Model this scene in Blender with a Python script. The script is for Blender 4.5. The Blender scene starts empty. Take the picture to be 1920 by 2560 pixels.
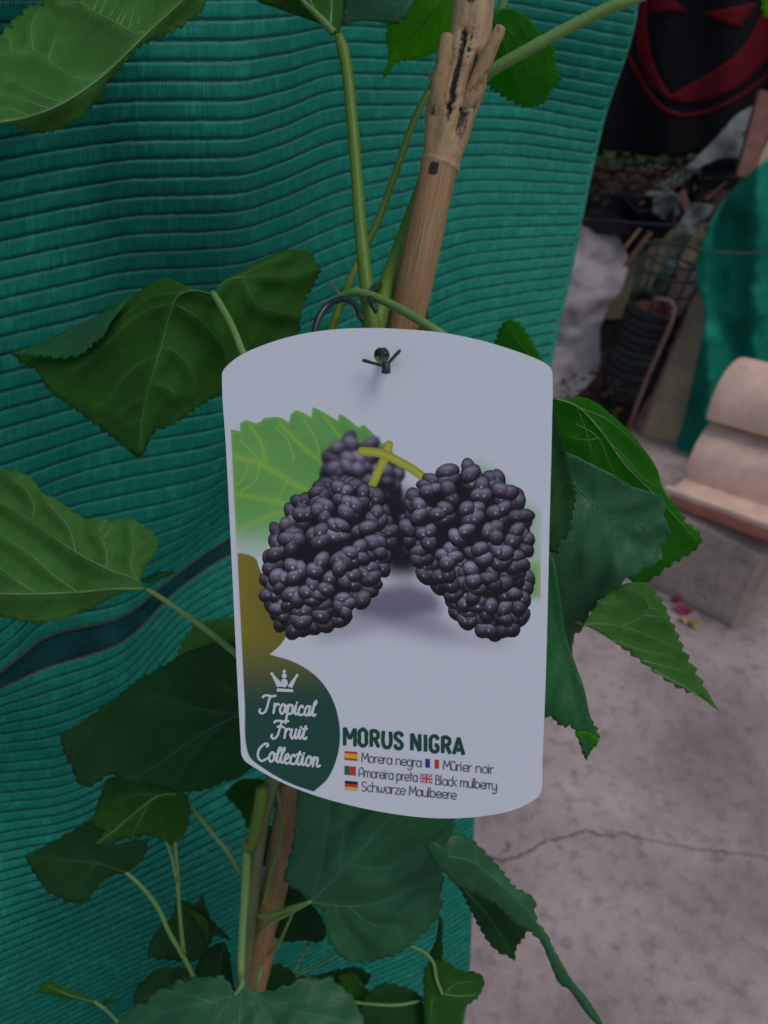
import bpy, bmesh, math, random
import numpy as np
from mathutils import Vector, Matrix, noise, geometry

R = math.radians
random.seed(7)
rng = np.random.default_rng(7)
SC = bpy.context.scene
COL = SC.collection

# ------------------------------------------------------------------ camera, sky, sun, exposure
F = 2010.0                     # focal length in photograph pixels (1920 x 2560)
CAM = Vector((0, 0, 1.2))
ROT = Matrix.Rotation(R(90 - 38), 3, 'X') @ Matrix.Rotation(R(1.8), 3, 'Z')
cd = bpy.data.cameras.new('camera')
cam = bpy.data.objects.new('camera', cd); COL.objects.link(cam)
cam.matrix_world = Matrix.Translation(CAM) @ ROT.to_4x4()
cd.sensor_fit = 'VERTICAL'; cd.sensor_height = 36; cd.sensor_width = 27
cd.lens = F / 2560 * 36
cd.clip_start = .01; cd.clip_end = 500
cd.dof.use_dof = True; cd.dof.focus_distance = .25; cd.dof.aperture_fstop = 17
SC.camera = cam

SUN_EL, SUN_AZ = R(64), R(120)      # azimuth clockwise from +Y; overcast, soft
w = bpy.data.worlds.new('World'); SC.world = w; w.use_nodes = True
wn = w.node_tree.nodes; wl = w.node_tree.links
sky = wn.new('ShaderNodeTexSky'); sky.sky_type = 'NISHITA'; sky.sun_disc = False
sky.sun_elevation = SUN_EL; sky.sun_rotation = SUN_AZ; sky.dust_density = 1.5; sky.air_density = 1.0
bg = wn['Background']; bg.inputs['Strength'].default_value = .1
wl.new(sky.outputs[0], bg.inputs['Color'])
sd = bpy.data.lights.new('sun', 'SUN'); sd.energy = 1.0; sd.angle = R(25); sd.color = (1, .96, .9)
sun = bpy.data.objects.new('sun', sd); COL.objects.link(sun)
sv = Vector((math.sin(SUN_AZ) * math.cos(SUN_EL), math.cos(SUN_AZ) * math.cos(SUN_EL), math.sin(SUN_EL)))
sun.rotation_euler = (-sv).to_track_quat('-Z', 'Y').to_euler(); sun.location = (0, -2, 6)
SC.view_settings.view_transform = 'Standard'; SC.view_settings.look = 'None'
SC.view_settings.exposure = -.05; SC.view_settings.gamma = 1

# ------------------------------------------------------------------ helpers
MR = np.array(ROT)
CN = np.array(CAM)
def ray(x, y):
    x = np.asarray(x, float); y = np.asarray(y, float)
    c = np.stack([(x - 960) / F, (1280 - y) / F, -np.ones_like(x)], -1)
    return c @ MR.T
def P(x, y, d):                       # a point on the line of sight at depth d (metres)
    return CN + ray(x, y) * np.asarray(d, float)[..., None]
def PV(x, y, d): return Vector(P(x, y, d))
def onY(x, y, Y):                     # on the upright plane Y
    r = ray(x, y); return Vector(CN + r * (Y / r[1]))
def onZ(x, y, z):                     # on the level plane z
    r = ray(x, y); return Vector(CN + r * ((z - CN[2]) / r[2]))

def props(o, label=None, cat=None, group=None, kind=None):
    if label: o['label'] = label
    if cat: o['category'] = cat
    if group: o['group'] = group
    if kind: o['kind'] = kind
    return o
def thing(name, loc, label, cat, group=None):
    o = bpy.data.objects.new(name, None); o.empty_display_size = .02
    COL.objects.link(o); o.location = loc
    o['wl'] = list(loc)
    return props(o, label, cat, group)
def wloc(o):
    while o.parent: o = o.parent
    return np.array(o.location)
def obj(name, verts, faces, mat, parent=None, smooth=True, solid=0, uv=None, attrs=None, bevel=0):
    me = bpy.data.meshes.new(name)
    v = np.asarray(verts, float).reshape(-1, 3)
    if parent is not None: v = v - wloc(parent)
    if isinstance(faces, np.ndarray):
        n, k = faces.shape
        me.vertices.add(len(v)); me.vertices.foreach_set('co', v.ravel().astype('f'))
        me.loops.add(n * k); me.loops.foreach_set('vertex_index', faces.ravel().astype('i'))
        me.polygons.add(n); me.polygons.foreach_set('loop_start', np.arange(0, n * k, k, dtype='i'))
        me.update(calc_edges=True)
    else:
        me.from_pydata([tuple(q) for q in v], [], faces)
    me.validate()
    if smooth: me.polygons.foreach_set('use_smooth', [True] * len(me.polygons))
    if uv is not None:
        l = me.uv_layers.new(name='UVMap'); li = np.zeros(len(me.loops), 'i'); me.loops.foreach_get('vertex_index', li)
        l.data.foreach_set('uv', np.asarray(uv, 'f')[li].ravel())
    for k, a in (attrs or {}).items():
        a = np.asarray(a, 'f')
        if a.ndim == 1:
            t = me.attributes.new(k, 'FLOAT', 'POINT'); t.data.foreach_set('value', a)
        else:
            t = me.attributes.new(k, 'FLOAT_COLOR', 'POINT'); t.data.foreach_set('color', a.ravel())
    me.materials.append(mat)
    o = bpy.data.objects.new(name, me); COL.objects.link(o)
    if parent is not None: o.parent = parent
    if solid:
        m = o.modifiers.new('thickness', 'SOLIDIFY'); m.thickness = solid; m.offset = 0
    if bevel:
        m = o.modifiers.new('bevel', 'BEVEL'); m.width = bevel; m.segments = 2
    return o

def spline(pts, step, closed=False, corner=55):
    """Hermite curve through points (any dimension); sharp turns in the first two coordinates stay sharp."""
    p = np.asarray(pts, float); n = len(p)
    out = []
    segs = n if closed else n - 1
    ti = np.zeros_like(p); to = np.zeros_like(p)
    for i in range(n):
        a = p[(i - 1) % n] if closed or i > 0 else None
        b = p[(i + 1) % n] if closed or i < n - 1 else None
        if a is None: to[i] = ti[i] = b - p[i]
        elif b is None: to[i] = ti[i] = p[i] - a
        else:
            u, v = p[i] - a, b - p[i]
            c = np.dot(u[:2], v[:2]) / (np.linalg.norm(u[:2]) * np.linalg.norm(v[:2]) + 1e-9)
            if corner and c < math.cos(R(corner)): ti[i], to[i] = u, v
            else:
                lu, lv = np.linalg.norm(u) + 1e-9, np.linalg.norm(v) + 1e-9
                t = (u / lu + v / lv) / 2
                ti[i], to[i] = t * lu, t * lv
    for i in range(segs):
        a, b = p[i], p[(i + 1) % n]
        k = max(1, int(round(np.linalg.norm((b - a)[:2]) / step)))
        s = np.arange(k)[:, None] / k
        out.append((2*s**3-3*s**2+1)*a + (s**3-2*s**2+s)*to[i] + (-2*s**3+3*s**2)*b + (s**3-s**2)*ti[(i+1) % n])
    if not closed: out.append(p[-1:])
    return np.concatenate(out)

def tube_data(c, r, seg=10, caps=True, flat=1.0):
    c = np.asarray(c, float); n = len(c); r = np.broadcast_to(np.asarray(r, float), (n,))
    t = np.gradient(c, axis=0); t /= np.linalg.norm(t, axis=1)[:, None] + 1e-12
    up = np.array([0, 0, 1.]) if abs(t[0][2]) < .9 else np.array([1., 0, 0])
    N = np.cross(t[0], up); N /= np.linalg.norm(N)
    V = []
    a = np.linspace(0, 2 * math.pi, seg, endpoint=False)
    for i in range(n):
        N = N - t[i] * (N @ t[i]); N /= np.linalg.norm(N) + 1e-12
        B = np.cross(t[i], N)
        V.append(c[i] + r[i] * (np.cos(a)[:, None] * N + flat * np.sin(a)[:, None] * B))
    V = np.concatenate(V)
    Fc = []
    for i in range(n - 1):
        for j in range(seg):
            k = (j + 1) % seg
            Fc.append((i*seg+j, i*seg+k, (i+1)*seg+k, (i+1)*seg+j))
    if caps:
        Fc.append(tuple(range(seg - 1, -1, -1))); Fc.append(tuple((n-1)*seg + j for j in range(seg)))
    return V, Fc
def join(parts):
    V, Fc, o = [], [], 0
    for v, f in parts:
        V.append(np.asarray(v, float).reshape(-1, 3)); Fc += [tuple(i + o for i in q) for q in f]; o += len(V[-1])
    return np.concatenate(V), Fc
def tube(name, c, r, mat, parent=None, seg=10, **k):
    v, f = tube_data(c, r, seg, **k); return obj(name, v, f, mat, parent)
def pxtube(pts, step=8):
    """(x, y, depth, width in photo pixels) control points -> centre line and radii"""
    s = spline(pts, step)
    return P(s[:, 0], s[:, 1], s[:, 2]), s[:, 3] / 2 * s[:, 2] / F
def box_data(o, a, b, c):             # corner and three edge vectors
    o, a, b, c = (np.asarray(q, float) for q in (o, a, b, c))
    v = [o, o+a, o+a+b, o+b, o+c, o+a+c, o+a+b+c, o+b+c]
    if np.dot(np.cross(a, b), c) > 0:
        f = [(0,3,2,1),(4,5,6,7),(0,1,5,4),(1,2,6,5),(2,3,7,6),(3,0,4,7)]
    else:
        f = [(0,1,2,3),(7,6,5,4),(4,5,1,0),(5,6,2,1),(6,7,3,2),(7,4,0,3)]
    return np.array(v), f
def lathe(prof, seg, M=Matrix.Identity(4)):
    V, Fc = [], []
    for r, z in prof:
        for j in range(seg):
            a = 2 * math.pi * j / seg
            V.append(M @ Vector((r * math.cos(a), r * math.sin(a), z)))
    for i in range(len(prof) - 1):
        for j in range(seg):
            k = (j + 1) % seg
            Fc.append((i*seg+j, i*seg+k, (i+1)*seg+k, (i+1)*seg+j))
    return np.array([tuple(v) for v in V]), Fc

def inside(poly, x, y):
    poly = np.asarray(poly, float); r = np.zeros(np.shape(x), bool)
    j = len(poly) - 1
    for i in range(len(poly)):
        xi, yi = poly[i, :2]; xj, yj = poly[j, :2]
        if yi != yj:
            r ^= ((yi > y) != (yj > y)) & (x < (xj - xi) * (y - yi) / (yj - yi) + xi)
        j = i
    return r
def dist_poly(line, x, y):            # distance from points to a polyline, and arc length of the foot point
    best = np.full(np.shape(x), 1e9)
    for a, b in zip(line[:-1], line[1:]):
        d = b - a; L = d @ d + 1e-9
        t = np.clip(((x - a[0]) * d[0] + (y - a[1]) * d[1]) / L, 0, 1)
        best = np.minimum(best, np.hypot(x - a[0] - t * d[0], y - a[1] - t * d[1]))
    return best
def signed_dist(poly, x, y):
    p = np.asarray(poly, float)[:, :2]
    d = dist_poly(np.vstack([p, p[:1]]), x, y)
    return np.where(inside(p, x, y), -d, d)
def cdt(outline, pts):
    n = len(outline)
    co = [Vector(q) for q in np.vstack([outline, pts]) if True] if len(pts) else [Vector(q) for q in outline]
    v, e, f, *_ = geometry.delaunay_2d_cdt(co, [], [list(range(n))], 1, 1e-4)
    return np.array([(q.x, q.y) for q in v]), [tuple(q) for q in f]

# ------------------------------------------------------------------ materials
def mat(name):
    m = bpy.data.materials.new(name); m.use_nodes = True
    nt = m.node_tree; b = nt.nodes['Principled BSDF']
    return m, nt, b
class NT:
    def __init__(s, nt): s.nt = nt; s.b = nt.nodes.get('Principled BSDF'); s.out = nt.nodes.get('Material Output')
    def n(s, t, **k):
        q = s.nt.nodes.new(t)
        for a, v in k.items(): setattr(q, a, v)
        return q
    def l(s, a, b): s.nt.links.new(a, b)
    def co(s, kind='Object'): return s.n('ShaderNodeTexCoord').outputs[kind]
    def mapped(s, src, scale=(1,1,1), rot=(0,0,0)):
        q = s.n('ShaderNodeMapping'); q.inputs['Scale'].default_value = scale; q.inputs['Rotation'].default_value = rot
        s.l(src, q.inputs['Vector']); return q.outputs[0]
    def noise(s, src, scale, detail=4, rough=.55, dist=0):
        q = s.n('ShaderNodeTexNoise'); q.inputs['Scale'].default_value = scale; q.inputs['Detail'].default_value = detail
        q.inputs['Roughness'].default_value = rough; q.inputs['Distortion'].default_value = dist
        s.l(src, q.inputs['Vector']); return q.outputs['Fac']
    def ramp(s, src, stops):
        q = s.n('ShaderNodeValToRGB'); e = q.color_ramp.elements
        while len(e) < len(stops): e.new(.5)
        for i, (p, c) in enumerate(stops):
            e[i].position = p
            c = (c, c, c) if not hasattr(c, '__len__') else c
            e[i].color = (*c, 1)
        s.l(src, q.inputs[0]); return q.outputs[0]
    def mix(s, fac, a, b, blend='MIX'):
        q = s.n('ShaderNodeMix', data_type='RGBA', blend_type=blend)
        for i, v in ((0, fac), (6, a), (7, b)):
            if hasattr(v, 'links') or isinstance(v, bpy.types.NodeSocket): s.l(v, q.inputs[i])
            elif i == 0: q.inputs[0].default_value = v
            else: q.inputs[i].default_value = (*v, 1)
        return q.outputs[2]
    def math(s, op, a, b=0.0, c=0.0):
        q = s.n('ShaderNodeMath', operation=op)
        for i, v in enumerate((a, b, c)):
            if isinstance(v, bpy.types.NodeSocket): s.l(v, q.inputs[i])
            else: q.inputs[i].default_value = v
        return q.outputs[0]
    def bump(s, h, dist, strength=1):
        q = s.n('ShaderNodeBump'); q.inputs['Distance'].default_value = dist; q.inputs['Strength'].default_value = strength
        s.l(h, q.inputs['Height']); s.l(q.outputs[0], s.b.inputs['Normal']); return q.outputs[0]
    def col(s, v):
        if isinstance(v, bpy.types.NodeSocket): s.l(v, s.b.inputs['Base Color'])
        else: s.b.inputs['Base Color'].default_value = (*v, 1)
    def rough(s, v): 
        if isinstance(v, bpy.types.NodeSocket): s.l(v, s.b.inputs['Roughness'])
        else: s.b.inputs['Roughness'].default_value = v
    def spec(s, v): s.b.inputs['Specular IOR Level'].default_value = v
    def translucent(s, colr, fac):
        t = s.n('ShaderNodeBsdfTranslucent'); mx = s.n('ShaderNodeMixShader')
        if isinstance(colr, bpy.types.NodeSocket): s.l(colr, t.inputs[0])
        else: t.inputs[0].default_value = (*colr, 1)
        mx.inputs[0].default_value = fac
        s.l(s.b.outputs[0], mx.inputs[1]); s.l(t.outputs[0], mx.inputs[2]); s.l(mx.outputs[0], s.out.inputs['Surface'])

def plain(name, colr, rough=.6, spec=.4, var=.25, scale=40, bump=0, dark=None, bscale=None):
    m, nt, b = mat(name); q = NT(nt)
    co = q.co()
    d = dark or tuple(c * (1 - var) for c in colr); u = tuple(min(1, c * (1 + var)) for c in colr)
    q.col(q.ramp(q.noise(co, scale, 6), [(.3, d), (.7, u)])); q.rough(rough); q.spec(spec)
    if bump: q.bump(q.noise(co, bscale or scale * 2, 5), bump)
    return m

def leaf_mat(name, top, lo, trans, tfac, rough, spec, dust=0.0):
    m, nt, b = mat(name); q = NT(nt); co = q.co()
    c = q.mix(q.noise(co, 28, 5), lo, top)
    fine = q.n('ShaderNodeTexVoronoi', feature='DISTANCE_TO_EDGE'); fine.inputs['Scale'].default_value = 520
    dist = q.n('ShaderNodeVectorMath', operation='ADD')
    nz = q.n('ShaderNodeTexNoise'); nz.inputs['Scale'].default_value = 160
    sc = q.n('ShaderNodeVectorMath', operation='SCALE'); sc.inputs['Scale'].default_value = .006
    q.l(co, nz.inputs['Vector']); q.l(nz.outputs['Color'], sc.inputs[0]); q.l(co, dist.inputs[0]); q.l(sc.outputs[0], dist.inputs[1])
    q.l(dist.outputs[0], fine.inputs['Vector'])
    net = q.ramp(fine.outputs['Distance'], [(.0, 1.0), (.12, 0.0)])
    c = q.mix(q.math('MULTIPLY', net, .16), c, tuple(min(1, x * 1.6 + .02) for x in top))
    ter = q.n('ShaderNodeTexVoronoi', feature='DISTANCE_TO_EDGE'); ter.inputs['Scale'].default_value = 190; q.l(dist.outputs[0], ter.inputs['Vector'])
    c = q.mix(q.math('MULTIPLY', q.ramp(ter.outputs['Distance'], [(.0, 1.0), (.07, 0.0)]), .22), c, tuple(min(1, x * 1.7 + .01) for x in top))
    c = q.mix(q.ramp(q.noise(co, 45, 6, .7), [(.35, .0), (.75, .45)]), c, tuple(x * 1.5 for x in top))
    vein = q.n('ShaderNodeAttribute', attribute_name='vein').outputs['Fac']
    c = q.mix(q.math('MULTIPLY', vein, .3), c, tuple(min(1, x * 1.7 + .01) for x in top))
    if dust:
        vo = q.n('ShaderNodeTexVoronoi'); vo.inputs['Scale'].default_value = 520; q.l(co, vo.inputs['Vector'])
        wn_ = q.n('ShaderNodeTexWhiteNoise'); q.l(vo.outputs['Position'], wn_.inputs['Vector'])
        dot = q.math('MULTIPLY', q.math('LESS_THAN', vo.outputs['Distance'], .15), q.math('GREATER_THAN', wn_.outputs['Value'], 1 - dust))
        c = q.mix(q.math('MULTIPLY', dot, .5), c, (.22, .30, .24))
    q.col(c); q.rough(rough); q.spec(spec)
    q.bump(q.math('ADD', q.math('MULTIPLY', net, -.5), q.noise(co, 220, 4)), .00035, .4)
    q.translucent(trans, tfac)
    return m

M = {}
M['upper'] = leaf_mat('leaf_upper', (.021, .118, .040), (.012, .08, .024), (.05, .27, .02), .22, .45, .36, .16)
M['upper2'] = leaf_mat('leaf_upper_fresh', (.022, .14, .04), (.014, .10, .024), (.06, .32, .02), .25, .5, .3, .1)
M['dark'] = leaf_mat('leaf_upper_shaded', (.010, .058, .010), (.007, .042, .007), (.03, .16, .01), .22, .6, .18, 0)  # shaded copy of the upper side, shade put into the darker colour
M['under'] = leaf_mat('leaf_underside', (.034, .125, .018), (.02, .082, .010), (.09, .34, .012), .38, .75, .12)
M['under2'] = leaf_mat('leaf_underside_pale', (.07, .20, .04), (.042, .14, .02), (.14, .42, .02), .35, .75, .12)
M['young'] = leaf_mat('leaf_backlit', (.09, .30, .012), (.06, .22, .008), (.28, .80, .015), .55, .65, .12)  # light shining through backlit leaves, partly painted as a brighter base colour
M['young2'] = leaf_mat('leaf_backlit_deep', (.032, .19, .009), (.02, .14, .006), (.11, .62, .012), .55, .65, .12)  # deeper green version, backlight likewise painted into the colour
M['veinshade'] = plain('leaf_vein_shade', (.010, .055, .028), .6, .2, .2, 60)  # shade of the vein creases painted as dark ribs
M['vein'] = plain('leaf_vein', (.11, .21, .06), .55, .3, .2, 60)
M['veindark'] = plain('leaf_vein_upper', (.055, .145, .07), .55, .3, .2, 60)
M['veinmid'] = plain('leaf_vein_mid', (.062, .17, .03), .55, .3, .2, 60)
def stem_mat(name, a, b_, brown=0):
    m, nt, b = mat(name); q = NT(nt); co = q.co()
    c = q.mix(q.noise(co, 60, 4), a, b_)
    if brown: c = q.mix(q.ramp(q.noise(co, 95, 5, .65), [(.5, 0.0), (.72, 1.0)]), c, (.16, .085, .05))
    vo = q.n('ShaderNodeTexVoronoi'); vo.inputs['Scale'].default_value = 420; q.l(co, vo.inputs['Vector'])
    c = q.mix(q.math('MULTIPLY', q.math('LESS_THAN', vo.outputs['Distance'], .16), .35), c, (.3, .36, .2))
    q.col(c); q.rough(.5); q.spec(.4); q.bump(q.noise(q.mapped(co, (900, 900, 90)), 1, 3), .0002, .5)
    b.inputs['Subsurface Weight'].default_value = 0
    return m
M['stem'] = stem_mat('green_shoot', (.115, .21, .018), (.085, .165, .012))
M['petiole'] = stem_mat('pale_petiole', (.17, .30, .08), (.12, .235, .05))
M['oldstem'] = stem_mat('old_stem', (.16, .2, .08), (.1, .13, .06), 1)

def cane_mat():
    m, nt, b = mat('bamboo_cane'); q = NT(nt)
    uv = q.co('UV')
    st = q.noise(q.mapped(uv, (40, 3, 1)), 1, 6, .6)
    c = q.ramp(st, [(.25, (.15, .078, .032)), (.5, (.31, .18, .075)), (.75, (.45, .29, .135))])
    up = q.n('ShaderNodeAttribute', attribute_name='pale').outputs['Fac']
    c = q.mix(q.math('MULTIPLY', up, .6), c, (.47, .335, .165))
    blot = q.math('MULTIPLY', up, q.ramp(q.noise(q.mapped(uv, (7, 9, 1)), 1, 6, .7), [(.45, 0.0), (.68, .75)]))
    c = q.mix(blot, c, (.20, .10, .05))
    sp = q.noise(q.mapped(uv, (60, 14, 1)), 1, 5, .7)
    c = q.mix(q.ramp(sp, [(.63, 0.0), (.7, .8)]), c, (.05, .025, .012))
    dk = q.n('ShaderNodeAttribute', attribute_name='char').outputs['Fac']
    rag = q.math('ADD', dk, q.math('MULTIPLY', q.math('SUBTRACT', q.noise(q.mapped(uv, (50, 25, 1)), 1, 5), .5), 1.1))
    c = q.mix(q.ramp(rag, [(.34, 0.0), (.52, .85)]), c, (.10, .045, .022))
    c = q.mix(q.ramp(rag, [(.52, 0.0), (.66, 1.0)]), c, (.014, .010, .009))
    q.col(c); q.rough(.5); q.spec(.4); q.bump(st, .0006, .7)
    return m
M['cane'] = cane_mat()
M['tie'] = plain('green_plastic_wire', (.012, .035, .032), .32, .5, .15, 200)
M['twig'] = plain('dry_twig', (.22, .15, .08), .7, .2, .3, 300)

def net_mat(name, base, hi, dark, gloss):
    m, nt, b = mat(name); q = NT(nt)
    uv = q.co('UV'); sep = q.n('ShaderNodeSeparateXYZ'); q.l(uv, sep.inputs[0])
    u, v = sep.outputs[0], sep.outputs[1]
    f = q.math('FRACT', v)
    row = q.math('FLOOR', v)
    cmb = q.n('ShaderNodeCombineXYZ'); q.l(q.math('MULTIPLY', u, 2.3), cmb.inputs[0]); q.l(q.math('MULTIPLY', f, .45), cmb.inputs[1]); q.l(q.math('MULTIPLY', row, 7.31), cmb.inputs[2])
    st = q.noise(cmb.outputs[0], 1, 3, .6)
    cm2 = q.n('ShaderNodeCombineXYZ'); q.l(q.math('MULTIPLY', u, .09), cm2.inputs[0]); q.l(q.math('MULTIPLY', v, .8), cm2.inputs[1])
    big = q.noise(cm2.outputs[0], 1, 4, .6)
    c = q.mix(q.ramp(st, [(.3, 0.0), (.72, 1.0)]), dark, base)
    c = q.mix(q.ramp(q.math('MULTIPLY', st, big), [(.24, 0.0), (.42, .55)]), c, hi)
    # looped stitch tips along the upper edge of every row
    wv = q.math('SINE', q.math('ADD', q.math('MULTIPLY', u, 3.7), q.math('MULTIPLY', row, 1.9)))
    tip = q.math('MULTIPLY', q.ramp(wv, [(.45, 0.0), (.8, 1.0)]), q.ramp(f, [(.05, 0.0), (.1, 1.0), (.17, 1.0), (.30, 0.0)]))
    c = q.mix(q.math('MULTIPLY', tip, .9), c, (.17, .55, .46))
    q.col(c); q.rough(q.ramp(st, [(.3, gloss + .15), (.75, gloss)])); q.spec(.3)
    q.bump(q.math('ADD', st, q.math('MULTIPLY', tip, 1.2)), .0009, .8)
    q.translucent(q.mix(.5, base, hi), .16)
    return m
M['net'] = net_mat('knitted_shade_net', (.002, .275, .175), (.03, .50, .38), (.001, .14, .085), .42)
M['cord'] = plain('net_seam_cord', (.006, .022, .03), .6, .3, .2, 300)
M['hem'] = plain('net_hem_tape', (.003, .042, .045), .75, .12, .4, 60)
M['hemcord'] = plain('net_hem_cord', (.07, .06, .055), .7, .3, .3, 200)
M['card'] = plain('label_card_plastic', (.79, .805, .83), .38, .3, .002, 30)
def print_mat():
    m, nt, b = mat('printed_ink'); q = NT(nt)
    q.col(q.n('ShaderNodeAttribute', attribute_name='ink').outputs['Color']); q.rough(.38); q.spec(.35); return m
M['print'] = print_mat()
def flat(name, c): return plain(name, c, .4, .35, .02, 50)
M['inkgreen'] = flat('ink_dark_green', (.012, .075, .055))
M['inkwhite'] = flat('ink_white', (.78, .8, .82))
M['inkgrey'] = flat('ink_grey', (.12, .12, .14))
for k, c in dict(red=(.72, .05, .04), yellow=(.85, .55, .03), blue=(.03, .05, .3), green=(.01, .16, .07), black=(.02, .02, .06), white=(.8, .82, .84)).items():
    M['flag_' + k] = flat('flag_' + k, c)

def concrete_mat(name, base, var, scale):
    m, nt, b = mat(name); q = NT(nt); co = q.co()
    n1 = q.noise(co, scale, 8, .62); n2 = q.noise(co, scale * 9, 6, .7); n3 = q.noise(co, scale * 60, 4, .6)
    c = q.mix(q.ramp(n1, [(.3, 0.0), (.7, 1.0)]), tuple(x * (1 - var) for x in base), tuple(x * (1 + var) for x in base))
    c = q.mix(q.ramp(n2, [(.5, 0.0), (.72, .85)]), c, tuple(x * .45 for x in base))
    c = q.mix(q.ramp(n3, [(.55, 0.0), (.8, .5)]), c, tuple(min(1, x * 1.5) for x in base))
    q.col(c); q.rough(.9); q.spec(.2)
    q.bump(q.math('ADD', q.math('MULTIPLY', n2, 1.0), q.math('MULTIPLY', n3, .35)), .006, .8)
    return m
M['ground'] = concrete_mat('worn_concrete', (.405, .315, .295), .42, 4)
M['block'] = concrete_mat('old_concrete_block', (.50, .38, .31), .28, 11)
M['wall'] = concrete_mat('rough_wall', (.16, .14, .13), .25, 3)
M['crack'] = plain('crack_dirt', (.15, .115, .11), .95, .1, .3, 80)
M['soil'] = plain('dark_soil', (.045, .03, .025), .95, .1, .5, 25, .01)
M['tile'] = plain('terracotta', (.80, .54, .41), .85, .2, .16, 22, .0015, bscale=160)
M['tile2'] = plain('terracotta_red', (.50, .20, .13), .85, .2, .16, 22, .0015, bscale=160)
M['black'] = plain('black_plastic', (.012, .013, .016), .42, .4, .3, 30)
M['potgreen'] = plain('dark_pot_plastic', (.013, .019, .019), .45, .4, .3, 30)
M['potred'] = plain('red_pot', (.13, .02, .012), .6, .3, .2, 30)
M['wire'] = plain('green_coated_wire', (.012, .04, .03), .4, .4, .2, 60)
M['copper'] = plain('pinkish_tube', (.17, .085, .068), .5, .4, .2, 60)
M['boardbrown'] = plain('brown_board', (.36, .20, .165), .6, .3, .25, 30)
M['boardcream'] = plain('cream_board', (.42, .34, .20), .7, .3, .25, 14)
M['cardboard'] = plain('beige_panel', (.19, .155, .085), .8, .2, .2, 20)
M['plank'] = plain('brown_plank', (.19, .09, .065), .8, .2, .3, 20)
def film_mat(name, c, tf):
    m, nt, b = mat(name); q = NT(nt); co = q.co()
    q.col(q.ramp(q.noise(co, 9, 6, .6), [(.3, tuple(x * .55 for x in c)), (.65, c)])); q.rough(.6); q.spec(.15)
    q.bump(q.noise(co, 16, 4, .5, .6), .010, .5); q.translucent(c, tf); return m
M['film'] = film_mat('milky_plastic_film', (.62, .54, .54), .3)
M['filmgrey'] = film_mat('grey_plastic_film', (.25, .28, .26), .3)
M['film2'] = film_mat('green_debris_net', (.012, .34, .22), .3)
M['flagcloth'] = plain('black_cloth', (.006, .006, .007), .85, .15, .3, 60)
M['flagred'] = plain('red_cloth', (.11, .005, .009), .85, .15, .15, 60)
M['litter1'] = plain('litter_green', (.022, .05, .012), .7, .2, .4, 60)
M['litter2'] = plain('litter_brown', (.05, .028, .018), .8, .2, .4, 60)
M['pink'] = plain('pink_petal', (.36, .04, .09), .7, .2, .2, 60)
M['yellow'] = plain('yellow_petal', (.45, .35, .13), .7, .2, .2, 60)
M['whiteslat'] = plain('white_slat', (.42, .40, .40), .6, .3, .2, 20)

# ------------------------------------------------------------------ setting: concrete yard, mound, rear wall
g = 40
obj_ground = obj('ground', [(-g, -g, 0), (g, -g, 0), (g, g, 0), (-g, g, 0)], [(0, 1, 2, 3)], M['ground'], smooth=False)
props(obj_ground, 'worn pinkish grey concrete yard with cracks', None, kind='structure')
def ribbon_px(pts, z):
    s = spline(pts, 7); L, Rr = [], []
    for i, (x, y, wd) in enumerate(s):
        a = s[min(i + 1, len(s) - 1)][:2] - s[max(i - 1, 0)][:2]; a /= np.linalg.norm(a) + 1e-9
        nrm = np.array([-a[1], a[0]]); j = rng.normal(0, 2.2)
        wd = max(.8, .6 * wd * (1 + rng.normal(0, .35)))
        L.append(onZ(x + nrm[0]*(wd/2 + j), y + nrm[1]*(wd/2 + j), z)); Rr.append(onZ(x - nrm[0]*(wd/2 - j), y - nrm[1]*(wd/2 - j), z))
    n = len(L); return L + Rr, [(i, i+1, n+i+1, n+i) for i in range(n - 1)]
for pts in ([(1160, 2085, 6), (1195, 2125, 14), (1240, 2150, 9), (1310, 2135, 8), (1360, 2105, 7), (1420, 2090, 6), (1475, 2078, 5), (1505, 2088, 5), (1560, 2085, 4), (1620, 2098, 4), (1720, 2118, 3), (1840, 2132, 4), (1960, 2150, 4)],
            [(1250, 2140, 5), (1275, 2120, 8), (1268, 2105, 4)]):
    v, f = ribbon_px(pts, .004)
    obj('crack', v, f, M['crack'], obj_ground, smooth=False)

def mound():
    nx, ny = 90, 70; V = []; Fc = []
    for j in range(ny):
        for i in range(nx):
            x = .1 + 1.75 * i / (nx - 1); y = 1.95 + 1.05 * j / (ny - 1)
            t = min(1, max(0, (y - 2.04 - .05 * noise.noise((x * 4, 1, 0))) / .45)); t = t * t * (3 - 2 * t)
            sx = min(1, max(0, (x - .16) / .3)); t *= sx * sx * (3 - 2 * sx)
            z = -.01 + .56 * t + t * (1 - .4 * t) * .10 * (noise.fractal((x * 6, y * 6, 2), .9, 2.1, 5))
            V.append((x, y, z))
    for j in range(ny - 1):
        for i in range(nx - 1): Fc.append((j*nx+i, j*nx+i+1, (j+1)*nx+i+1, (j+1)*nx+i))
    o = obj('soil_mound', V, Fc, M['soil']); props(o, 'dark heap of soil and rubbish under the hanging flag', None, kind='structure')
    return o
mound()
v, f = box_data((-6, 3.05, -.01), (12, 0, 0), (0, .2, 0), (0, 0, 2.2))
props(obj('rear_wall', v, f, M['wall'], smooth=False), 'rough dark wall closing the yard', None, kind='structure')

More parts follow.
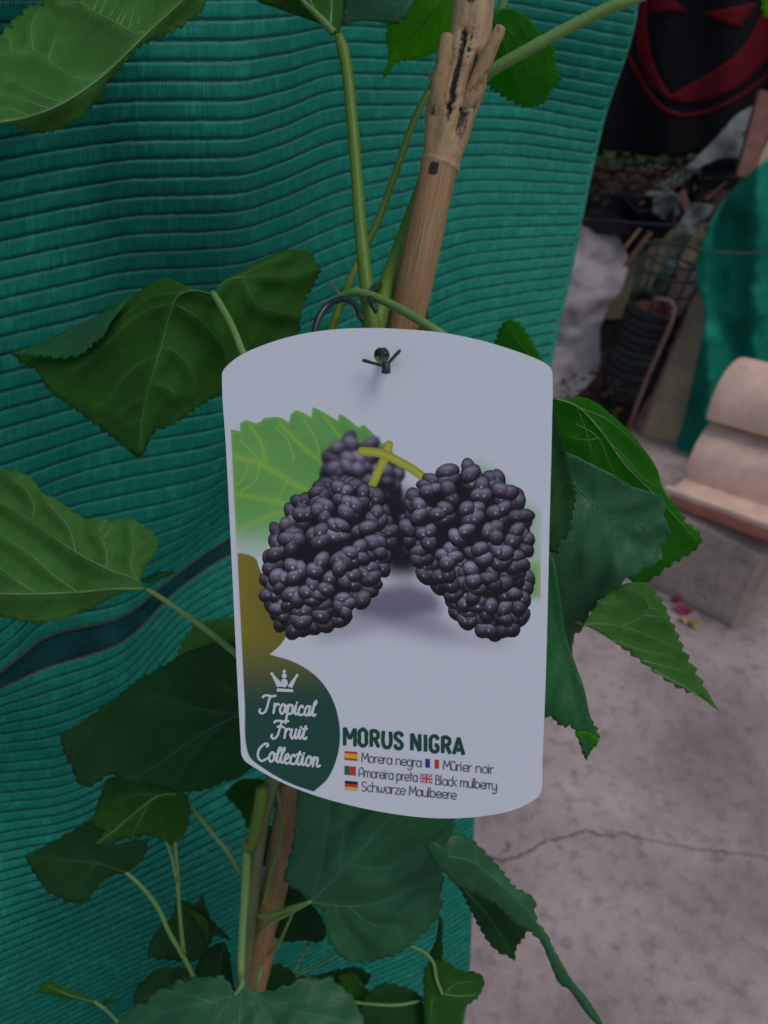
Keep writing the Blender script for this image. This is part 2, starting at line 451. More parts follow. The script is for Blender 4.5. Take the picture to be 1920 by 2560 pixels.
# ------------------------------------------------------------------ shade net: one band per knitted row
KEY = {
 -16: [(-600,-350,.33),(0,-480,.34),(200,-470,.37),(350,-450,.40),(560,-445,.41),(700,-420,.45),(870,-385,.52),(1200,-275,.63),(1605,-150,.68)],
 -9: [(-600,0,.33),(0,-115,.345),(200,-108,.38),(350,-100,.40),(560,-102,.415),(700,-98,.45),(870,-95,.53),(1200,-40,.63),(1590,35,.69)],
 0: [(-600,540,.40),(0,399,.43),(200,366,.43),(350,350,.42),(580,347,.43),(700,318,.47),(870,263,.55),(1220,262,.66),(1508,304,.71)],
 15: [(-600,1300,.42),(0,1117,.46),(165,1068,.48),(300,1028,.51),(557,990,.55),(700,945,.58),(870,870,.60),(1180,725,.66),(1425,690,.70)],
 28: [(-600,1980,.44),(0,1680,.49),(124,1590,.52),(300,1545,.54),(423,1451,.58),(572,1347,.62),(800,1250,.64),(1100,1130,.66),(1345,1050,.68)],
 30: [(-600,2012,.44),(0,1722,.49),(110,1672,.51),(300,1608,.535),(440,1478,.575),(570,1390,.615),(800,1300,.635),(1100,1180,.66),(1335,1100,.68)],
 62: [(-600,2700,.46),(0,2460,.50),(200,2368,.52),(350,2300,.535),(520,2232,.555),(700,2140,.58),(870,2040,.60),(1030,1940,.63),(1190,1850,.66)],
 104: [(-600,3300,.50),(0,3050,.52),(200,2930,.53),(350,2850,.54),(520,2750,.56),(700,2660,.58),(870,2580,.60),(1030,2520,.62),(1170,2440,.65)],
 122: [(-600,3650,.62),(0,3380,.63),(200,3260,.64),(350,3180,.65),(520,3080,.66),(700,2990,.68),(870,2910,.70),(1030,2850,.72),(1120,2780,.74)],
}
def pchip(x, y, q):
    x = np.asarray(x, float); h = np.diff(x); dl = np.diff(y, axis=0) / h.reshape(-1, *[1]*(y.ndim-1))
    m = np.zeros_like(y); m[0], m[-1] = dl[0], dl[-1]
    for i in range(1, len(x) - 1):
        a, b = dl[i-1], dl[i]; w1, w2 = 2*h[i]+h[i-1], h[i]+2*h[i-1]
        with np.errstate(divide='ignore', invalid='ignore'):
            mm = (w1 + w2) / (w1 / a + w2 / b)
        m[i] = np.where(a * b > 0, mm, 0)
    k = np.clip(np.searchsorted(x, q) - 1, 0, len(h) - 1)
    sh = (-1,) + (1,)*(y.ndim-1)
    t = ((q - x[k]) / h[k]).reshape(sh); hk = h[k].reshape(sh)
    return (2*t**3-3*t**2+1)*y[k] + (t**3-2*t**2+t)*hk*m[k] + (-2*t**3+3*t**2)*y[k+1] + (t**3-t**2)*hk*m[k+1]
KR = sorted(KEY); KA = np.array([KEY[k] for k in KR], float)
NU = 300
UQ = np.concatenate([np.linspace(0, 1, 40)[:-1], np.linspace(1, 8, NU - 39)])
def net_rows(rows):
    a = pchip(KR, KA, np.asarray(rows, float))                 # rows x 9 x 3
    b = pchip(np.arange(9), np.swapaxes(a, 0, 1), UQ)          # NU x rows x 3
    return np.swapaxes(b, 0, 1)
def net_noise(p, r):
    x, y = p[..., 0], p[..., 1]
    d = .006*np.sin(x/170+y/390) + .004*np.sin(x/95-y/260+1.3) + .0022*np.sin(x/41+y/120+.4)*np.sin(y/150)
    lowm = np.clip((y - 1650) / 250, 0, 1) * np.clip((1100 - x) / 500, 0, 1)
    d = d + lowm * .020 * np.sin((y + .52 * x - 1850) / 105) + .006 * np.sin(x / 260 - 1) * np.sin((y - 900) / 240)
    return p[..., 2] * (1 + 1.2 * d)
net = thing('shade_net', P(700, 2560, .62), 'teal green knitted shade net hanging in ribbed folds behind the mulberry plant', 'shade net')
PROF = [(0, .0022), (.04, -.0006), (.12, -.0016), (.3, -.0012), (.55, -.0006), (.8, .0001), (.94, .0010), (1, .0024)]
BANDS = [(r, r + 1, 'band') for r in range(-16, 28)] + [(28, 30, 'hem')] + [(r, r + 1, 'band') for r in range(30, 122)]
for r0, r1, kind in BANDS:
    prof = [(a_, o_ * (1 if r0 < 4 else .62 if r0 < 30 else .45)) for a_, o_ in PROF] if kind == 'band' else [(0, .003), (.06, .001), (.3, .004), (.6, .004), (.92, .001), (1, .003)]
    g3 = net_rows([r0 + (r1 - r0) * t for t, _ in prof])
    jit = rng.normal(0, 1, NU); jit = np.convolve(jit, np.ones(3) / 3, 'same')
    d = net_noise(g3, r0) + np.array([o for _, o in prof])[:, None] + .00022 * jit[None]
    V = P(g3[..., 0], g3[..., 1] + .8 * jit[None] * (1 - np.array([t for t, _ in prof])[:, None]), d)
    seg = np.linalg.norm(np.diff(V[2], axis=0), axis=1); u = np.concatenate([[0], np.cumsum(seg)]) * 1000
    nk = len(prof)
    uv = np.stack([np.broadcast_to(u, (nk, NU)), np.broadcast_to(np.array([r0 + 40 + min(t, .999) for t, _ in prof])[:, None], (nk, NU))], -1)
    idx = np.arange(nk * NU).reshape(nk, NU)
    Fq = np.stack([idx[:-1, :-1], idx[1:, :-1], idx[1:, 1:], idx[:-1, 1:]], -1).reshape(-1, 4)
    obj('knitted_band' if kind == 'band' else 'hem_band', V.reshape(-1, 3), Fq, M['net' if kind == 'band' else 'hem'], net, uv=uv.reshape(-1, 2))
cords, hems = [], []
for r in list(range(-16, 29)) + list(range(30, 123)):
    g3 = net_rows([r])[0][::2]
    c = P(g3[:, 0], g3[:, 1], net_noise(g3, r) - .0001)
    (hems if r in (28, 30) else cords).append(tube_data(c, .0008 if r in (28, 30) else .00055 - .00025 * min(1, max(0, (r - 2) / 14)), 5))
o = obj('seam_cords', *join(cords), M['cord'], net); o['kind'] = 'stuff'
for h in hems: obj('hem_cord', *h, M['hemcord'], net)
# folded right-hand selvedge
g3 = net_rows(np.arange(-16, 122.1, .5))[:, -1]
c = P(g3[:, 0] - 3, g3[:, 1], net_noise(g3, 0) + .001)
obj('selvedge', *tube_data(c, .0022, 6, flat=.6), plain('net_selvedge', (.003, .15, .10), .45, .4, .4, 120), net)

# ------------------------------------------------------------------ leaves
def toothed(outline, amp, wl, step):
    """outline: (x, y[, smooth flag 0]) points -> dense outline with saw teeth"""
    pts = np.array([(p[0], p[1], 1 if len(p) < 3 else p[2]) for p in outline], float)
    s = spline(pts, step, True)
    A = np.sum(s[:, 0]*np.roll(s[:, 1], -1) - np.roll(s[:, 0], -1)*s[:, 1])
    d = np.roll(s, -1, 0)[:, :2] - np.roll(s, 1, 0)[:, :2]; d /= np.linalg.norm(d, axis=1)[:, None] + 1e-9
    nrm = np.stack([d[:, 1], -d[:, 0]], 1) * (1 if A > 0 else -1)
    L = np.concatenate([[0], np.cumsum(np.linalg.norm(np.diff(s[:, :2], axis=0), axis=1))])
    ph = L / wl + .35 * np.sin(L / wl / 1.7) ; fr = ph % 1
    size = .65 + .6 * np.array([random.Random(int(k) * 13 + int(amp * 100)).random() for k in np.floor(ph)])
    saw = np.where(fr < .78, (fr / .78) ** .8, (1 - fr) / .22)
    off = 1.7 * amp * size * (saw - .45) * np.clip(s[:, 2], 0, 1)
    return s[:, :2] + nrm * off[:, None]

def sheet(outline, veins, dfun, spacing, amp, wl, under, quilt, qw=26, fold=0., curl=0., seed=0):
    ol = toothed(outline, amp, wl, max(2.5, wl / 6)) if amp else spline([(p[0], p[1]) for p in outline], spacing * .6, True)
    vl = [spline([q[:2] for q in v_], 7, corner=0) for v_ in veins]
    x0, y0 = ol.min(0); x1, y1 = ol.max(0)
    gx, gy = np.meshgrid(np.arange(x0, x1, spacing), np.arange(y0, y1, spacing * .866))
    gx = gx + (np.arange(gx.shape[0]) % 2)[:, None] * spacing / 2 + rng.normal(0, spacing * .08, gx.shape)
    gx, gy = gx.ravel(), gy.ravel()
    sdv = signed_dist(ol[::2], gx, gy); keep = sdv < -spacing * .45
    for q in vl: keep &= dist_poly(q, gx, gy) > spacing * .5
    pts = [np.stack([gx[keep], gy[keep]], 1)]
    for q in vl:
        k = inside(ol, q[:, 0], q[:, 1]) & (signed_dist(ol[::2], q[:, 0], q[:, 1]) < -3)
        pts.append(q[k])
    v2, fc = cdt(ol, np.vstack(pts))
    def depth(x, y):
        d = dfun(x, y)
        if vl:
            dm = dist_poly(vl[0], x, y); d = d + fold * dm
            da = np.min([dist_poly(q, x, y) for q in vl], 0)
            h = quilt * (1 - np.exp(-(da / qw) ** 2))
            d = d + (h if under else -h)
        d = d + .0024 * np.sin(x / 47 + seed) * np.sin(y / 53 + 2 * seed) + .0006 * np.sin(x / 15 + y / 19 + seed)
        if curl:
            e = np.clip(-signed_dist(ol[::3], x, y), 0, 40) / 40; d = d + curl * (1 - e) ** 2
        return d
    d = depth(v2[:, 0], v2[:, 1])
    va = np.zeros(len(v2))
    if vl: va = np.exp(-(np.min([dist_poly(q, v2[:, 0], v2[:, 1]) for q in vl], 0) / 9) ** 2)
    return P(v2[:, 0], v2[:, 1], d), fc, va, vl, depth, ol

plant_base = (-.09, .205, 0)
plant = thing('mulberry_plant', plant_base, 'young mulberry plant with toothed green leaves tied to the bamboo cane', 'plant')

NLEAF = 0
def leaf(out, d, veins=(), kind='under', petiole=None, serr=(7, 24), spacing=10, quilt=.0011, fold=0., curl=0., flaps=(), vw=(9, 4), label=None, qw=26, bend=(), vmat=None):
    global NLEAF
    NLEAF += 1
    cx = np.mean([p[0] for p in out]); cy = np.mean([p[1] for p in out])
    def dfun(x, y): return d[0] + d[1] * (x - cx) / 1000 + d[2] * (y - cy) / 1000 + (d[3] * ((x - cx) / 300) ** 2 if len(d) > 3 else 0) + (d[4] * ((y - cy) / 300) ** 2 if len(d) > 4 else 0)
    d_base = dfun
    def dfun(x, y):
        q = d_base(x, y)
        for bx, by, nx, ny, k in bend: q = q + k * np.clip(nx * (x - bx) + ny * (y - by), 0, None) ** 2 / 1e4
        return q
    under = kind in ('under', 'under2', 'young', 'young2')
    V, fc, va, vl, dep, ol = sheet(out, veins, dfun, spacing, serr[0], serr[1], under, quilt, qw, fold, curl, NLEAF * 1.7)
    lo = obj('leaf', V, fc, M[kind], plant, solid=.0003, attrs=dict(vein=va))
    if label: lo['label'] = label
    vm = M[vmat] if vmat else M['vein'] if kind in ('under', 'under2') else M['veinmid'] if kind[:5] == 'young' else M['veindark']
    mids, sides = [], []
    for i, q in enumerate(vl):
        k = inside(ol, q[:, 0], q[:, 1]); q = q[k]
        if len(q) < 3: continue
        wpx = (vw[0] if i == 0 else vw[1]) * np.linspace(1, .3, len(q))
        dd = dep(q[:, 0], q[:, 1]); c = P(q[:, 0], q[:, 1], dd - (.00012 if under else .00006))
        (mids if i == 0 else sides).append(tube_data(c, wpx / 2 * dd / F * (1 if under else .8), 6))
    if mids: obj('midrib', *join(mids), vm, lo)
    if sides: obj('side_veins', *join(sides), vm, lo)
    for fo, fk, off in flaps:
        def df2(x, y): return dep(x, y) - off
        V, fc, va, _, _, _ = sheet(fo, [], df2, spacing, serr[0], serr[1], fk == 'under', 0, 26, 0, 0, NLEAF)
        obj('folded_edge', V, fc, M[fk], lo, solid=.0003, attrs=dict(vein=va * 0))
    if petiole:
        c, r = pxtube(petiole, 7); tube('petiole', c, r, M['petiole'], lo, 10)
    return lo

# top-left leaf, folded along its midrib, underside showing
leaf([(-150,180),(-60,110),(0,95),(10,75),(28,70),(34,48),(56,40),(60,22),(88,14),(108,16),(110,0),(115,-40),(300,-120,0),(540,-80,0),(518,0,0),(500,30),(470,55),(440,75),(390,95),(360,110),(330,135),(300,170),(270,205),(250,240),(220,275),(190,300),(150,320),(110,330),(60,322),(30,312),(0,310),(-120,280)],
     (.29, .02, -.03), [[(-60,310),(0,305),(70,292),(125,273),(180,245),(250,195),(300,150),(350,100),(480,-20)],
      [(285,165),(245,190),(205,200),(185,195),(150,175),(120,152),(83,128),(60,132),(0,135),(-50,140)],
      [(362,82),(350,82),(335,84),(310,70),(265,45),(230,28),(207,10),(205,-20)],
      [(165,258),(110,243),(60,217),(10,195)], [(125,273),(70,255),(0,233),(-60,215)], [(70,290),(30,275),(0,272)],
      [(120,152),(128,125),(142,92)], [(83,128),(80,60),(95,35)], [(207,10),(150,8)], [(27,128),(24,95),(5,80)],
      [(232,28),(245,0)], [(250,38),(265,0)], [(270,48),(290,15)], [(290,58),(310,20)], [(300,65),(318,25)], [(322,75),(335,20)], [(343,62),(348,45)]],
     'under2', serr=(6, 26), fold=.00011, quilt=.003, vw=(8, 6), label='pale underside of a leaf folded along its midrib')
# top-centre leaf on the pale shoot
leaf([(600,-90,0),(640,0,0),(690,20,0),(760,45,0),(800,60,0),(835,88,0),(849,85,0),(857,20,0),(862,-90,0)], (.325, 0, .03),
     [[(848,98),(830,78),(800,45),(755,0),(715,-60)], [(825,65),(828,30),(830,-40)], [(790,32),(775,0),(770,-50)]], 'under', serr=(0, 20), vw=(22, 8), fold=.0001)
leaf([(862,-90,0),(857,30,0),(853,60,0),(866,62,0),(882,55,0),(930,53,0),(970,58),(998,62),(1000,48),(1018,47),(1022,30),(1032,10),(1035,-90)], (.345, 0, .04), [], 'upper', serr=(2, 26))
leaf([(1020,-90,0),(990,20),(967,55),(968,75),(965,95),(970,115),(972,140),(964,170,0),(955,203,0),(975,178,0),(988,158),(1010,151),(1040,147),(1070,138),(1100,128),(1135,115),(1160,50,0),(1170,-90,0)], (.36, 0, .12),
     [[(1150,-60),(1090,20),(1030,90),(970,170)], [(1090,20),(1060,60),(1040,130)], [(1120,-10),(1100,60),(1095,120)], [(1060,50),(1000,60)]], 'young', serr=(4, 14), vw=(4, 2))
leaf([(1225,60,0),(1237,32,0),(1265,20,0),(1290,25,0),(1312,37,0),(1330,55,0),(1346,74,0),(1365,95,0),(1381,117),(1388,145),(1385,165),(1398,175),(1400,192),(1393,207),(1380,222),(1372,240),(1362,256),(1345,262),(1322,267),(1300,262),(1275,250),(1245,232),(1222,212),(1200,180,0),(1205,110,0)], (.37, .02, .14),
     [[(1232,40),(1265,120),(1290,190),(1315,255)], [(1262,60),(1300,120),(1325,190)], [(1300,60),(1335,120),(1350,190)], [(1330,90),(1365,140),(1375,200)]], 'young2', serr=(6, 17), vw=(3, 2))
leaf([(1900,-60),(1904,0),(1906,25),(1915,42),(1935,50),(1990,20),(1990,-60)], (.40, 0, .1), [], 'young', serr=(3, 18))
# left-middle leaf seen from below
leaf([(533,735,0),(505,728,0),(465,714,0),(440,702,0),(420,695,0),(400,698,0),(375,710,0),(350,728,0),(310,750,0),(250,785,0),(180,820,0),(100,858,0),(30,885),(60,910),(95,930),(110,960),(140,990),(180,1015),(220,1045),(265,1080),(310,1115),(338,1140,0),(350,1143,0),(362,1130,0),(375,1095),(390,1075),(420,1065),(450,1050),(490,1020),(540,990),(600,950),(700,900),(745,835),(752,790),(765,745),(783,712),(802,675),(785,648),(760,627),(735,624,0),(710,625,0),(690,635,0),(640,655,0),(590,685,0),(560,700,0),(548,713,0)],
     (.325, -.02, .02, .004), [[(533,737),(500,728),(470,728),(445,740),(432,765),(420,800),(405,860),(385,925),(368,985),(355,1050),(350,1125)],
      [(465,730),(400,737),(370,745),(310,790),(240,850),(200,890)], [(436,757),(370,775),(310,815),(255,870),(185,920)],
      [(440,762),(490,790),(530,830),(560,870),(580,920)], [(405,865),(440,880),(470,912),(488,950),(480,985)], [(398,885),(340,915),(290,970),(270,1000),(235,1022)],
      [(366,990),(320,1015),(290,1040)], [(385,960),(415,965),(440,990)], [(355,1050),(320,1062)], [(535,728),(560,705),(600,690),(660,660),(720,640)], [(580,697),(650,690),(720,692),(790,672)], [(610,702),(645,765),(690,780),(745,788)]],
     'under', petiole=[(532,732,.318,15),(548,757,.314,17),(580,815,.306,18),(622,905,.30,19),(700,960,.30,20),(840,1000,.31,20)], serr=(5, 22), fold=.00006, vmat='veinmid', vw=(5, 2.6), quilt=.0028,
     flaps=[([(30,885),(100,857,0),(180,819,0),(250,784,0),(335,735,0),(305,768,0),(275,808,0),(252,848),(235,857),(220,872),(203,886),(185,891),(165,895),(140,895),(105,891),(70,892)], 'upper2', .006)])
# left leaf
leaf([(-160,1160),(-60,1160),(0,1175),(40,1178),(75,1192),(88,1208),(108,1235),(130,1243),(160,1262),(195,1287),(215,1297),(250,1298),(280,1302),(310,1297),(340,1300),(352,1312),(380,1330),(388,1345),(396,1362),(388,1380),(375,1402),(358,1430,0),(350,1450,0),(355,1465,0),(366,1474,0),(330,1477,0),(300,1484,0),(250,1510,0),(200,1530),(150,1550),(100,1557),(60,1553),(0,1540),(-150,1520),(-260,1400),(-240,1250)],
     (.315, -.03, .03, .005), [[(366,1472),(290,1472),(200,1480),(90,1485),(0,1484),(-200,1480)], [(366,1472),(340,1450),(270,1423),(190,1380),(130,1340),(80,1305),(0,1253),(-80,1200)],
      [(90,1484),(40,1450),(0,1420),(-60,1390)], [(190,1478),(130,1435),(80,1390),(0,1335),(-60,1290)], [(190,1382),(172,1320),(145,1285),(110,1245)], [(80,1305),(85,1260),(60,1220),(25,1195)], [(267,1422),(265,1375),(247,1335)], [(345,1452),(328,1420),(335,1360),(325,1312)],
      [(247,1335),(262,1300)], [(255,1350),(280,1320)], [(335,1368),(368,1355)], [(330,1410),(375,1390)]],
     'under2', petiole=[(364,1471,.322,11),(400,1493,.32,13),(440,1520,.317,14),(520,1578,.31,15),(592,1637,.305,16),(680,1720,.31,17),(790,1800,.33,17)], serr=(3.5, 30), fold=.00003, vw=(8, 5), quilt=.003,
     flaps=[([(352,1455,0),(375,1440,0),(400,1430,0),(442,1428,0),(425,1438,0),(395,1450,0),(368,1458,0)], 'dark', -.003)])
# big shaded leaf below it
leaf([(640,1585,0),(560,1603,0),(500,1618,0),(465,1630,0),(440,1645),(400,1670),(330,1710),(290,1745),(230,1785),(190,1815),(150,1832),(153,1850),(160,1880),(180,1920),(195,1955),(220,1966),(260,1945),(275,1935),(300,1945),(340,1960),(390,1965),(420,1975),(470,1978),(520,1972),(560,1955),(600,1940,0),(690,1850,0),(720,1700,0),(680,1580,0)],
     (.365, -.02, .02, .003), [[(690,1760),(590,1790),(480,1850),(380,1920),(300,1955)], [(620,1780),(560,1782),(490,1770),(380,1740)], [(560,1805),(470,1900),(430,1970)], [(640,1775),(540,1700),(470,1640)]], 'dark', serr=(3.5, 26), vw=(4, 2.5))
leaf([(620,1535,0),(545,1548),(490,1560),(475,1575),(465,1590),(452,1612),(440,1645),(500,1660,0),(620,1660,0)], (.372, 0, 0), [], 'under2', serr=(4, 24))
# pale drooping leaf and its dark neighbour
leaf([(268,1945),(252,1985),(237,2030),(228,2060),(262,2078),(235,2112),(300,2100),(372,2088),(400,2098),(430,2106),(455,2095),(470,2060),(476,2020),(462,1985),(430,1965,0),(390,1950,0),(330,1940,0)], (.395, -.03, .03),
     [[(440,1985),(410,1985),(380,1998),(340,2030),(290,2072),(240,2112)], [(400,1988),(350,1985),(300,2000)], [(375,2003),(345,2060),(330,2090)]], 'under',
     petiole=[(430,1978,.397,7),(470,2010,.398,9),(520,2070,.40,11),(570,2130,.40,12),(608,2190,.40,13)], serr=(3, 24), vw=(8, 3))
leaf([(60,2140,0),(120,2110),(200,2066),(238,2045),(285,2070),(232,2112),(300,2110),(371,2095),(366,2130),(345,2158),(316,2181,0),(272,2190),(237,2228),(216,2250),(190,2258),(150,2245),(122,2230),(98,2200),(75,2165)], (.405, -.02, .03),
     [[(315,2181),(250,2160),(170,2150),(70,2141)], [(250,2160),(200,2120)], [(240,2158),(200,2210)]], 'dark',
     petiole=[(314,2180,.404,9),(350,2212,.405,10),(395,2270,.41,11),(425,2335,.412,11),(455,2385,.415,12),(478,2430,.42,10),(500,2480,.425,9)], serr=(2.5, 26), vw=(3, 2))
c, r = pxtube([(450,1990,.40,9),(438,2080,.402,10),(442,2170,.405,10),(449,2280,.41,10),(458,2375,.415,11)], 9); tube('shoot', c, r, M['petiole'], plant)
c, r = pxtube([(412,2095,.40,6),(428,2140,.402,7),(440,2195,.404,8)], 9); tube('shoot', c, r, M['petiole'], plant)
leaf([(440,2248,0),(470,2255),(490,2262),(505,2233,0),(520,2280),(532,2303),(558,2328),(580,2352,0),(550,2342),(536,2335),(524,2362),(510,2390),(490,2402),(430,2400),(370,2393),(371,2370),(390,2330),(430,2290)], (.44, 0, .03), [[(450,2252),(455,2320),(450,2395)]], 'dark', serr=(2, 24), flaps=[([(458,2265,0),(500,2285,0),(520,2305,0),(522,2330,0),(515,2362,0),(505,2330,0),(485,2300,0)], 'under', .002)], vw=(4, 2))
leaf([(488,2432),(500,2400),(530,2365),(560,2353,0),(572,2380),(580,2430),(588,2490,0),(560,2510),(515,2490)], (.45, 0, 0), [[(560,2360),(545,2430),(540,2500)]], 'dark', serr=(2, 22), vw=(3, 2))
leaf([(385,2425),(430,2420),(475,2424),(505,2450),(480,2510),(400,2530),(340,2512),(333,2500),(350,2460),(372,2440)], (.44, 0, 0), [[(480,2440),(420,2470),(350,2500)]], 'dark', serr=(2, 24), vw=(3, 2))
leaf([(85,2482,0),(103,2465),(120,2450,0),(150,2464),(205,2488),(240,2503,0),(290,2498,0),(297,2504,0),(250,2512,0),(200,2502,0),(155,2494,0),(120,2484,0)], (.47, 0, 0), [[(240,2506),(180,2490),(120,2465)]], 'under', petiole=[(235,2503,.468,8),(262,2522,.468,8),(300,2560,.47,9),(350,2600,.47,10),(480,2660,.46,12),(560,2700,.45,12)], serr=(2, 20), vw=(4, 2))
# front leaf at the foot of the picture
leaf([(296,2575),(318,2532),(350,2510),(372,2503),(392,2475),(430,2470),(442,2455),(478,2450),(492,2440),(520,2445),(545,2440),(568,2450),(583,2478,0),(597,2472,0),(606,2456,0),(618,2476,0),(660,2480),(700,2470),(740,2455),(765,2440),(782,2447),(828,2445),(846,2462),(880,2490),(890,2512),(902,2532),(912,2562),(900,2650),(760,2730),(620,2760,0),(450,2730),(330,2650)],
     (.37, 0, -.05, .006), [[(606,2458),(601,2500),(598,2560),(600,2700)], [(606,2460),(640,2495),(680,2560),(720,2640)], [(606,2460),(578,2495),(540,2550),(490,2640)], [(640,2490),(700,2520),(800,2540),(890,2560)], [(580,2490),(500,2510),(400,2530)], [(668,2510),(760,2500),(830,2480)], [(545,2510),(480,2490),(440,2480)]], 'upper', serr=(6, 36), vw=(7, 5), fold=.00002, quilt=.0018, qw=40)
# large dark leaf under the card
leaf([(745,1940,0),(738,2060),(722,2150),(708,2198),(722,2212),(748,2228),(766,2243,0),(776,2256,0),(800,2272,0),(810,2290),(820,2340),(838,2378),(868,2400),(900,2406),(940,2400),(990,2385),(1040,2350),(1080,2310),(1100,2280),(1106,2258),(1100,2238),(1110,2200),(1102,2165),(1090,2130),(1092,2090),(1125,2062),(1138,2030),(1080,1960,0),(950,1930,0)],
     (.365, -.02, .02, .004), [[(776,2255),(870,2160),(950,2070),(1020,1990)], [(776,2255),(800,2170),(815,2080),(830,1960)], [(776,2256),(870,2265),(950,2255),(1040,2215),(1095,2200)], [(870,2162),(960,2170),(1060,2120)], [(815,2085),(880,2040),(920,1990)], [(870,2265),(930,2310),(1000,2320)], [(835,2262),(860,2320),(900,2370)], [(850,2180),(860,2080),(885,2000)]], 'upper',
     petiole=[(776,2254,.362,10),(735,2268,.37,13),(690,2283,.385,14),(648,2290,.395,15)], serr=(4, 30), vw=(7, 5), fold=.00004, quilt=.0032, qw=36)
c, r = pxtube([(770,2258,.37,8),(720,2285,.38,10),(680,2305,.39,10),(650,2330,.40,11)], 8); tube('petiole', c, r, M['petiole'], plant)
c, r = pxtube([(735,2275,.39,6),(715,2320,.40,8),(690,2370,.41,8),(660,2400,.415,8)], 8); tube('petiole', c, r, M['petiole'], plant)
c, r = pxtube([(805,2335,.41,5),(775,2360,.415,6),(750,2400,.42,7),(735,2430,.42,7)], 8); tube('petiole', c, r, M['petiole'], plant)
c, r = pxtube([(840,2385,.41,5),(800,2410,.415,6),(740,2440,.42,7)], 8); tube('petiole', c, r, M['petiole'], plant)
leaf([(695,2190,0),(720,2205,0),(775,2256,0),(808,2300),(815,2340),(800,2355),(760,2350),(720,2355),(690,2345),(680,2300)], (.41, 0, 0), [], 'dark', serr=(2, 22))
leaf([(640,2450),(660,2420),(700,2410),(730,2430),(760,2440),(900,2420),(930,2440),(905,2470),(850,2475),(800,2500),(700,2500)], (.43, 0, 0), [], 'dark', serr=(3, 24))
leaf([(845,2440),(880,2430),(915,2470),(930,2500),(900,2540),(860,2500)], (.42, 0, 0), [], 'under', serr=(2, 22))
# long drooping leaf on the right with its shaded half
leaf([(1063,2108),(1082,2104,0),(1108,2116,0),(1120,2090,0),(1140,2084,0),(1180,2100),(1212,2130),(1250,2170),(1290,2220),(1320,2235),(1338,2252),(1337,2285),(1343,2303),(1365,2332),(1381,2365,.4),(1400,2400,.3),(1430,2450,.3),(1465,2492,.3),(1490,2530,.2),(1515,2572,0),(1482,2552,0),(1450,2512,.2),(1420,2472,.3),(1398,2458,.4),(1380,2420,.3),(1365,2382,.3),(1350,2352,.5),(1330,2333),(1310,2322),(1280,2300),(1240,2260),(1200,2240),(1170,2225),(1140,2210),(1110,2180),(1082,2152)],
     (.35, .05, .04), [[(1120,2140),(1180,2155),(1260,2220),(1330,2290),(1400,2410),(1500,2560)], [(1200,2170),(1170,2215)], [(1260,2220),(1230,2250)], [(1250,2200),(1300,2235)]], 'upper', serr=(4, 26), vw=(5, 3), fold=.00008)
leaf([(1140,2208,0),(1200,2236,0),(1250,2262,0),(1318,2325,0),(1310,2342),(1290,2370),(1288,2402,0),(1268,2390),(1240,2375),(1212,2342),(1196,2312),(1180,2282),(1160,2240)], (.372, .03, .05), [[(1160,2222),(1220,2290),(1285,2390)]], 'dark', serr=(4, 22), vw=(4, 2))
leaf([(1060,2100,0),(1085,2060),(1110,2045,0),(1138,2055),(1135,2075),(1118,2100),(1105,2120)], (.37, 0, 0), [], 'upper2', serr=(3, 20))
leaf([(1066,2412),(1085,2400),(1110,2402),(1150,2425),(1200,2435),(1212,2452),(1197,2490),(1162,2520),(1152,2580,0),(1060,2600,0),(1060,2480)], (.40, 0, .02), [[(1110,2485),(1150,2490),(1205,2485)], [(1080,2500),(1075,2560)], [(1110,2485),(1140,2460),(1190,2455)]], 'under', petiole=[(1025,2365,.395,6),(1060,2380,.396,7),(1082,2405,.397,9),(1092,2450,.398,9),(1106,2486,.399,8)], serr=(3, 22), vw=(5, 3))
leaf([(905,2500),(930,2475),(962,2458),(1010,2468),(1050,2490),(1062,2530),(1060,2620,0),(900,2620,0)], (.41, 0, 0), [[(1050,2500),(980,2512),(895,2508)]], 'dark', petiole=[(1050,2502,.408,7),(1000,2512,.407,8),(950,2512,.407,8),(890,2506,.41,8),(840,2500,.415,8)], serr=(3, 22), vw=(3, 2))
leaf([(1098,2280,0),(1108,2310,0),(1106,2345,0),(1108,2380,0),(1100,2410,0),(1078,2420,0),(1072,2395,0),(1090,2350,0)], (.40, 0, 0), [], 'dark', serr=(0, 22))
# leaves right of the card
leaf([(1236,862),(1243,840),(1252,818),(1262,803,0),(1285,800),(1305,815),(1322,838),(1338,868),(1360,905,0),(1290,930,0)], (.40, 0, .08), [[(1350,920),(1300,860),(1268,812)]], 'young2', serr=(6, 18), vw=(3, 2))
leaf([(1340,985,0),(1385,992,0),(1420,996,0),(1450,992,0),(1482,1002,0),(1520,1030,0),(1560,1065,0),(1600,1110,0),(1630,1150,0),(1646,1180,0),(1652,1207,0),(1665,1235,0),(1690,1265,0),(1706,1295),(1722,1312),(1745,1330),(1757,1350,0),(1742,1370),(1718,1388),(1695,1400),(1672,1415),(1650,1433),(1625,1450),(1590,1462,0),(1400,1300,0)],
     (.335, .04, .10, .004), [[(1345,985),(1390,997),(1440,1015),(1500,1075),(1560,1160),(1640,1240),(1740,1350)], [(1450,1020),(1520,1050),(1600,1120)], [(1440,1060),(1490,1090),(1520,1150),(1545,1210)], [(1540,1130),(1600,1190),(1640,1215)], [(1515,1100),(1570,1150),(1610,1200)], [(1500,1095),(1460,1100),(1420,1090)], [(1440,1015),(1465,1080),(1490,1170)]], 'young2', serr=(7, 29), vw=(7, 4), fold=.00004, vmat='vein')
